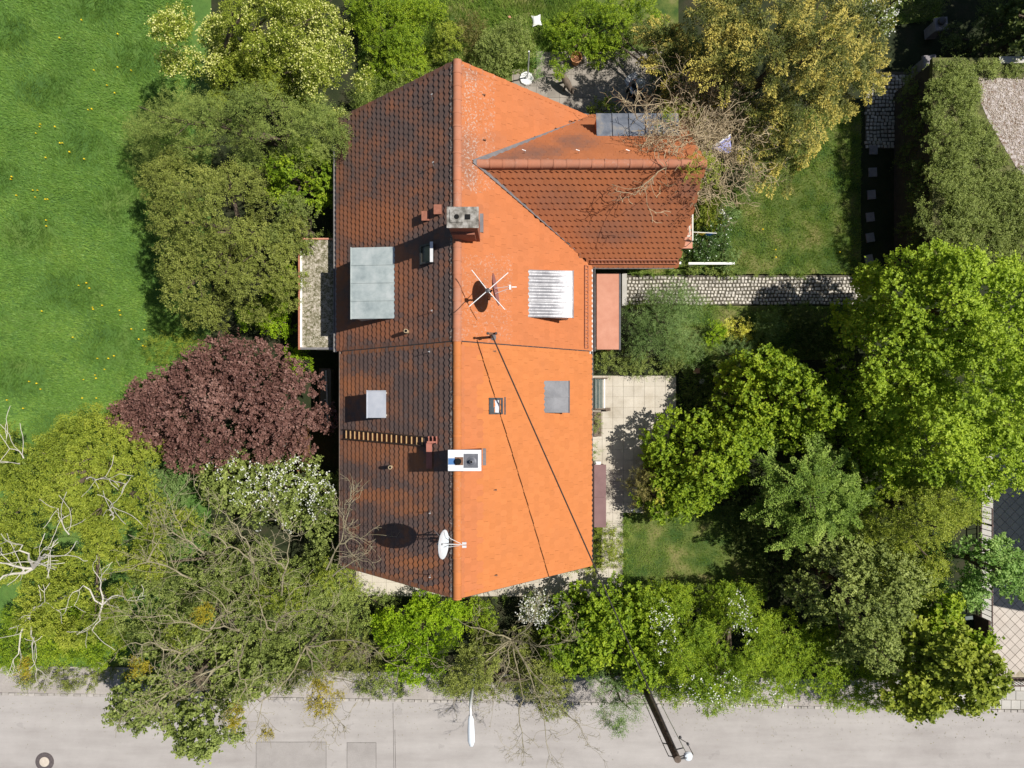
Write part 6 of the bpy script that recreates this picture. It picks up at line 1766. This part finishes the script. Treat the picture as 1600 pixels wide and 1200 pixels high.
# ---- garden on the right
plant("garden_tree", "bright green young tree shading the edge of the pale terrace", "tree", [(1095, 715, 84, 80, 3.6, .7), (1058, 772, 56, 48, 2.7, .5), (1128, 705, 58, 62, 3.8, .8), (1048, 720, 38, 50, 2.5, .5)], 'lf_bright', 'broad', 820, 1.8, 61, 1.0, fill=.1)
plant("garden_tree", "bright green tree north of the drooping pale tree in the garden", "tree", [(1215, 625, 84, 80, 4.6, .9), (1172, 665, 50, 46, 4.0, .9), (1272, 650, 60, 64, 4.6, .9), (1195, 580, 62, 36, 4.0, .8)], 'lf_bright', 'broad', 880, 1.8, 62, 1.05, fill=.12)
plant("drooping_tree", "pale green tree with drooping plume branches in the middle of the garden", "tree", [(1278, 772, 76, 74, 5.8, 1.6), (1315, 795, 50, 46, 5.2, 1.6), (1245, 765, 44, 48, 5.2, 1.6), (1240, 830, 32, 34, 4.4, 1.2)], 'lf_plume', 'frond', 3000, 1.5, 63, .9, up=.05, tipb=.45)
plant("large_maple", "huge lime green maple filling the right edge", "tree",
      [(1480, 485, 125, 105, 8.2, 1.6), (1545, 600, 100, 125, 8.4, 1.6), (1405, 560, 85, 90, 7.2, 1.4), (1500, 700, 95, 80, 7.6, 1.4), (1580, 470, 80, 90, 7.6, 1.4), (1555, 715, 62, 70, 7.0, 1.4), (1400, 470, 66, 54, 6.2, 1.2), (1450, 640, 90, 80, 7.4, 1.4), (1470, 420, 70, 50, 7.0, 1.4)], 'lf_lime', 'broad', 1200, 1.5, 64, .9)
plant("shade_tree", "darker green tree in the shade left of the huge lime maple", "tree", [(1370, 670, 74, 84, 4.2, .6), (1340, 600, 55, 50, 3.8, .6), (1375, 750, 60, 52, 4.0, .6)], 'lf_bright', 'broad', 900, 2.0, 65, .9)
plant("mid_tree", "dusty yellow green tree below the huge lime maple", "tree", [(1435, 800, 80, 76, 5.8, 1.0), (1390, 840, 58, 60, 5.2, 1.0), (1485, 785, 56, 50, 5.4, 1.0), (1440, 890, 50, 50, 4.8, .8)], 'lf_yel', 'small', 1200, 2.0, 66, .95)
plant("blue_green_tree", "blue green tree beside the dark shaded driveway", "tree", [(1548, 885, 62, 55, 5.0, 1.0), (1515, 920, 42, 38, 4.4, 1.0), (1580, 905, 46, 48, 4.6, 1.0)], 'lf_blue', 'broad', 950, 2.2, 67, .9)
plant("golden_yew", "large golden yew with drooping yellow shoots beside the patio", "tree",
      [(1210, 90, 150, 108, 7.8, 1.2), (1300, 50, 96, 80, 7.2, 1.2), (1115, 45, 88, 72, 7.2, 1.2), (1290, 130, 80, 56, 6.6, 1.2), (1228, 205, 74, 58, 5.8, 1.0), (1330, 105, 60, 36, 5.6, 1.4), (1260, 0, 110, 60, 7.6, 1.2)], 'lf_gold', 'yew', 2100, 1.0, 68, 1.15, tipb=.70, up=.02, fill=.0)
plant("pale_blossom_tree", "pale blossoming bush at the top beside the golden yew", "bush", [(1375, 18, 36, 34, 4.6, .8)], 'lf_mid', 'small', 1100, 3, 69, flowers=('fl_white', [(1375, 15, 40, 40, .8)], .6, .06, 4))
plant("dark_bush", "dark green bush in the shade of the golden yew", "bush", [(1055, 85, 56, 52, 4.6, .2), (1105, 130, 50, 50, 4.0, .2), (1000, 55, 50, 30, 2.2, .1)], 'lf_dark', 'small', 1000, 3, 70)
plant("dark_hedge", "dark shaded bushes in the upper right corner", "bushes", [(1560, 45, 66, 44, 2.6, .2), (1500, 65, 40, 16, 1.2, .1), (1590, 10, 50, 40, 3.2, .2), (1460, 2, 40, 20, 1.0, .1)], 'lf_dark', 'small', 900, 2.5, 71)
def off_frame(px, py, h, r, zt, zb):
    """a crown whose shadow centre falls on ground pixel (px, py)"""
    x, y, _ = W(px, py, 0); k = 1 / math.tan(SUN_EL)
    x += h * k * math.cos(SUN_AZ); y += h * k * math.sin(SUN_AZ); zm = zb + .65 * (zt - zb)
    q = to_px(x, y, zm); s_ = F / (H - zm)
    return (q[0], q[1], r * s_, r * s_, zt, zb)
for i, (px, py, h, r_, lab) in enumerate(((1450, 25, 6.5, 2.5, "tall dark tree beyond the upper right corner, nearest the frame"), (1570, 20, 6.5, 2.6, "tall dark tree beyond the upper right corner, farthest right"), (1408, 118, 6.0, 1.6, "slim dark tree beyond the garage at the upper right"))):
    plant("shade_tree", lab, "tree", [off_frame(px, py, h, r_, h + 1.8, .8)], 'lf_dark', 'broad', 520, 1.2, 720 + i, 1.5)
rr = random.Random(77); limbs = []
for k in range(85):
    t = rr.uniform(0, 6.28); q = math.sqrt(rr.uniform(.08, 1))
    ex, ey = 1098 + 98 * q * math.cos(t), 212 + 92 * q * math.sin(t)
    zz = 3.4 + 2.2 * (1 - q) + rr.uniform(-.3, .6) + (1.6 if ex < 1085 and ey > 190 else 0)
    limbs.append([(1112 + (ex - 1112) * .45 + rr.uniform(-14, 14), 215 + (ey - 215) * .45 + rr.uniform(-14, 14), max(3.2, zz * .8)), (ex, ey, zz)])
limbs += [[(1040, 262, 7.0), (1005, 290, 6.9), (985, 292, 6.3)], [(1050, 190, 5.4), (1015, 205, 5.9), (1000, 235, 6.2)], [(1085, 160, 4.6), (1060, 125, 4.9), (1035, 92, 4.6)], [(1090, 165, 4.6), (1072, 120, 4.7)], [(1050, 160, 4.8), (1005, 165, 4.9), (985, 166, 4.6)]]
bare_tree("twig_bush", "tangled pale bare twig bush spilling over the wing roof", "bush", (1112, 215, 2.6), limbs, 'bark_straw', 48, 3, .020, (1, 3), wander=.30, minr=.0085)
plant("climber", "thin green climber leaves among the tangled bare twigs", "climber", [(1090, 175, 62, 42, 4.2, 2.0), (1108, 275, 24, 46, 7.5, 5.6), (1090, 255, 26, 22, 7.7, 6.6), (1060, 190, 50, 40, 5.4, 3.4), (1130, 190, 40, 40, 4.2, 2.4)], 'lf_yel', 'fine', 800, 2.4, 73, .9, trunk=None, crown="foliage", fill=.05)
bare_tree("grey_twig_bush", "small grey bare bush at the lawn edge below the lilac canvas", "bush", (1150, 270, .6), [[(1140, 255, 1.4)], [(1165, 250, 1.5)], [(1135, 290, 1.4), (1125, 310, 1.6)], [(1160, 290, 1.5)], [(1175, 270, 1.4)]], 'bark_moss', 49, 3, .02, (2, 4), wander=.28, minr=.006)

# ---- smaller garden plants
plant("ferny_shrub", "soft grey green ferny shrub beside the salmon porch roof", "shrub", [(1040, 510, 62, 56, 2.6, .2), (1060, 475, 46, 40, 2.4, .2), (1010, 530, 36, 36, 2.0, .2), (1075, 545, 36, 30, 1.8, .2)], 'lf_fern', 'fern', 1500, 2.6, 81, .9)
plant("low_border", "low leafy border between porch and terrace", "border plants", [(965, 565, 36, 20, .7, .05), (1010, 570, 46, 18, .8, .05), (1055, 572, 26, 16, .7, .05), (945, 552, 18, 10, .5, .05)], 'lf_oliveg', 'small', 1000, 5, 82, .9, trunk=None, crown="foliage")
plant("yellow_shrub", "small yellow green shrub beside the soft ferny shrub", "shrub", [(1117, 522, 18, 22, 1.5, .1)], 'lf_lush', 'tuft', 1600, 5, 83, .8)
plant("golden_shrub", "pale golden flowering shrub near the cobbled path", "shrub", [(1150, 512, 28, 16, 1.5, .1), (1165, 522, 18, 12, 1.3, .1)], 'lf_yellow', 'small', 1300, 5, 84, .8)
plant("grass_tuft", "arching ornamental grass tuft in the garden bed", "grass tuft", [(1203, 512, 22, 26, 1.2, .1)], 'lf_fern', 'needle', 1900, 6, 85, 1.8, trunk=None, crown="foliage")
plant("dark_conifer", "dark drooping conifer shrub below the golden shrub", "shrub", [(1150, 550, 34, 28, 1.8, .1)], 'lf_fern', 'spray', 1900, 4, 86)
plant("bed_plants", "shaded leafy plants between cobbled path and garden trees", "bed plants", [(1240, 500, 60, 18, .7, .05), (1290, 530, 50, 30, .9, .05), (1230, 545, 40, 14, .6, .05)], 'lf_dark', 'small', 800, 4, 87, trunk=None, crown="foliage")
plant("bronze_shrub", "bronze needle shrub under the young garden tree by the terrace", "shrub", [(1006, 762, 22, 38, 2.2, .2)], 'lf_bronze', 'needle', 2600, 4, 88, 1.2)
plant("yellow_sprig", "yellow leaved sprig beside the bronze needle shrub", "shrub", [(1026, 775, 9, 26, 2.4, .6)], 'lf_yellow', 'small', 900, 6, 89, .8)
plant("underwood", "dark leafy undergrowth beneath the garden trees", "undergrowth", [(1140, 640, 50, 40, 1.0, .05), (1180, 790, 55, 80, .9, .05), (1190, 880, 60, 44, .8, .05), (1240, 900, 50, 40, 1.0, .05), (1105, 620, 30, 30, .8, .05), (1320, 720, 50, 50, 1.5, .05)], 'lf_dark', 'small', 620, 3, 90, trunk=None, crown="foliage")
plant("wall_plants", "yellow green weeds beside the gutter at the southeast corner", "weeds", [(944, 845, 18, 34, .8, .05), (920, 888, 40, 14, .7, .05), (960, 860, 16, 30, .5, .05)], 'lf_yel', 'fine', 900, 6, 91, trunk=None, crown="foliage")
plant("planter_greens", "trailing green leaves filling the narrow planter box", "plant", [(934, 660, 7, 18, .8, .35)], 'lf_oliveg', 'small', 1300, 9, 92, .7, trunk=None, crown="foliage")
plant("box_bush", "glossy dark shrub beneath the flag by the wing wall", "shrub", [(1110, 380, 38, 24, 1.2, .1), (1125, 352, 20, 26, 1.1, .1), (1095, 395, 26, 14, .9, .1)], 'lf_gloss', 'small', 1200, 4, 93, 1.05)
plant("white_rose_bush", "grey green bush with few white flowers on the lawn edge", "bush", [(1135, 335, 26, 22, 1.0, .1), (1140, 400, 20, 20, .9, .1)], 'lf_fern', 'small', 1100, 4, 94, flowers=('fl_white', [(1131, 340, 8, 8, 1)], .8, .06, 5))
plant("path_edging", "low green edging between white beam and cobbled path", "edging plants", [(1085, 422, 36, 8, .5, .03), (1130, 424, 30, 8, .5, .03), (1062, 398, 14, 12, .5, .03)], 'lf_mid', 'small', 1000, 6, 95, trunk=None, crown="foliage")
plant("patio_shrub", "small yellow green bush beside the valley at the patio edge", "shrub", [(945, 168, 26, 15, 1.5, .1)], 'lf_yel', 'tuft', 1500, 5, 96)
plant("pot_plants", "leafy green bushes along the upper patio edge", "bushes", [(910, 60, 46, 26, 1.6, .1), (945, 72, 44, 22, 1.4, .1), (875, 105, 12, 26, 1.2, .1), (880, 40, 30, 24, 1.3, .1), (920, 25, 50, 26, 1.6, .1), (965, 28, 44, 34, 1.9, .1), (1005, 12, 36, 30, 2.2, .1)], 'lf_bright', 'small', 1100, 4, 97)
plant("herb_border", "grey green lavender strip along the left patio edge", "border plants", [(835, 105, 9, 26, .6, .05), (842, 90, 8, 12, .5, .05)], 'lf_blue', 'needle', 1600, 8, 98, trunk=None, crown="foliage")
plant("green_mound", "fresh green bush at the top between blossom shrub and ridge", "bush", [(605, 45, 52, 52, 2.0, .1), (590, 5, 60, 34, 2.0, .1), (640, 55, 34, 36, 1.7, .1), (620, 95, 46, 30, 1.5, .1), (660, 15, 36, 28, 1.4, .1)], 'lf_bright', 'small', 1250, 3, 99, 1.0)
plant("yellow_mound", "yellow green bush above the northern ridge end", "bush", [(698, 58, 30, 26, 1.8, .1), (690, 78, 16, 18, 1.4, .1)], 'lf_yel', 'small', 1300, 4, 100, 1.0)
plant("olive_mound", "olive green bush just above the eastern gable slope", "bush", [(785, 72, 50, 44, 2.1, .1), (800, 50, 30, 26, 2.0, .1), (770, 100, 40, 20, 1.6, .1)], 'lf_oliveg', 'small', 1350, 3, 101, .95)
plant("straw_weeds", "straw green tall weeds between the bushes at the top", "weeds", [(735, 45, 20, 30, 1.1, .05), (740, 85, 16, 16, .9, .05)], 'lf_bronze', 'needle', 1500, 6, 102, 1.3, trunk=None, crown="foliage")
plant("gable_plants", "low leafy plants along the northern gable", "plants", [(640, 120, 50, 22, .9, .05), (590, 145, 44, 26, .9, .05), (740, 105, 30, 14, .8, .05), (700, 90, 24, 8, .7, .05), (560, 160, 30, 18, 1.0, .05), (650, 90, 40, 20, .7, .05)], 'lf_mid', 'needle', 1000, 4, 103, 1.4, trunk=None, crown="foliage")
plant("ivy", "dense ivy covering edges and left wall of the garage roof", "ivy", [(1490, 190, 42, 108, 3.6, 2.75), (1500, 330, 54, 74, 3.6, 2.75), (1548, 340, 64, 74, 3.5, 2.75), (1594, 340, 44, 70, 3.5, 2.75), (1545, 104, 64, 14, 3.2, 2.8), (1505, 125, 30, 25, 3.3, 2.8), (1592, 292, 28, 30, 3.2, 2.8), (1532, 240, 32, 60, 3.3, 2.75), (1515, 150, 22, 40, 3.3, 2.75), (1562, 262, 26, 34, 3.25, 2.75), (1462, 180, 18, 90, 2.9, .8), (1458, 330, 20, 70, 2.9, .8), (1436, 300, 12, 100, 1.2, .1), (1434, 180, 12, 80, 1.0, .1)], 'lf_oliveg', 'small', 1900, 9, 104, .85, trunk=None, crown="foliage", fill=.1)
plant("ivy", "dark ivy hanging on the shaded left wall of the garage", "ivy", [(1432, 180, 20, 75, 2.7, .1), (1430, 290, 20, 70, 2.7, .1), (1430, 370, 20, 40, 2.7, .1)], 'lf_dark', 'small', 1100, 7, 105, .9, trunk=None, crown="foliage", fill=.3)  # ivy added over the wall, its dark leaf colour standing in for shade
plant("fern_bush", "soft green undergrowth between feathery tree and olive tree", "undergrowth", [(230, 250, 40, 30, 1.6, .1), (215, 215, 34, 24, 1.3, .1), (330, 245, 60, 34, 2.4, .2), (420, 235, 50, 34, 2.4, .2), (500, 200, 26, 40, 3.2, .3)], 'lf_mid', 'fern', 1300, 3, 106, .9, trunk=None, crown="foliage")
plant("green_gap_bush", "fresh green bushes filling the gap under the huge lime maple", "bushes", [(1400, 640, 60, 60, 3.2, .2), (1345, 520, 40, 40, 1.6, .1), (1500, 790, 60, 40, 3.0, .2), (1420, 720, 50, 50, 3.2, .2), (1345, 800, 40, 50, 2.2, .2), (1480, 590, 80, 70, 3.5, .2), (1560, 660, 60, 60, 3.5, .2), (1480, 680, 60, 60, 3.5, .2)], 'lf_bright', 'small', 800, 3, 107, 1.0)
plant("roadside_scrub", "thin olive scrub along the pavement between the trees", "scrub", [(1010, 1050, 40, 40, 2.0, .1), (860, 1020, 40, 40, 1.8, .1), (700, 1070, 30, 22, 1.2, .1), (600, 1075, 50, 20, 1.0, .1), (300, 1060, 60, 20, 1.4, .1)], 'lf_oliveg', 'small', 1000, 3, 108, 1.0, trunk=None, crown="foliage")
plant("dark_thicket", "dark green bush in the hollow of the lower left thicket", "bush", [(330, 905, 46, 36, 3.0, .3), (400, 960, 40, 30, 3.2, .3), (250, 1000, 44, 34, 3.2, .3)], 'lf_dark', 'broad', 900, 3, 109, .9)
plant("yellow_thicket", "yellow green bush catching the sun inside the lower left thicket", "bush", [(440, 935, 50, 36, 3.9, .4), (290, 985, 40, 30, 4.5, .5), (520, 905, 40, 34, 3.4, .3)], 'lf_yel', 'small', 950, 3, 110, .9)
plant("path_weeds", "low grassy weeds creeping over the edges of the cobbled path", "weeds", [(1020, 430, 40, 4, .25, .02), (1100, 478, 60, 4, .25, .02), (1200, 430, 70, 4, .25, .02), (1230, 478, 60, 4, .25, .02), (1005, 476, 30, 5, .3, .02)], 'lf_lawn', 'needle', 1500, 12, 111, 1.0, trunk=None, crown="foliage")
plant("slab_weeds", "thin weeds growing along the pale slab edges", "weeds", [(1056, 620, 4, 34, .22, .02), (977, 855, 8, 56, .25, .02), (800, 933, 70, 4, .25, .02), (640, 933, 60, 4, .25, .02), (1000, 588, 50, 3, .25, .02), (930, 700, 3, 20, .3, .02)], 'lf_lawn', 'needle', 1300, 12, 112, 1.0, trunk=None, crown="foliage")
rng = np.random.default_rng(9); n = 900
lx = rng.uniform(-20, 1620, n); ly = 1092 + 27 * lx / 1600 + np.abs(rng.normal(0, 26, n)); P = np.array([W(a_, b_, .012) for a_, b_ in zip(lx, ly)])
an_ = rng.uniform(0, 6.28, n); ax_ = np.column_stack([np.cos(an_), np.sin(an_), rng.uniform(-.1, .2, n)])
lit = link_mesh("leaf_litter", tris_to_mesh("leaf_litter", leaf_quads(rng, P, ax_, np.tile([0, 0, 1.0], (n, 1)), rng.uniform(.03, .08, n), rng.uniform(.015, .04, n))[:, [0, 1, 2]], rng.uniform(0, 1, n)), M['lf_bronze']); lit["kind"] = "stuff"
plant("gable_bush", "yellow green tall weeds at the foot of the wing gable below the twigs", "weeds", [(1108, 325, 26, 34, 1.5, .1), (1120, 300, 20, 20, 1.6, .1)], 'lf_yel', 'needle', 1700, 5, 113, 1.4, trunk=None, crown="foliage")
print("triangles in plants", TOTAL[0])
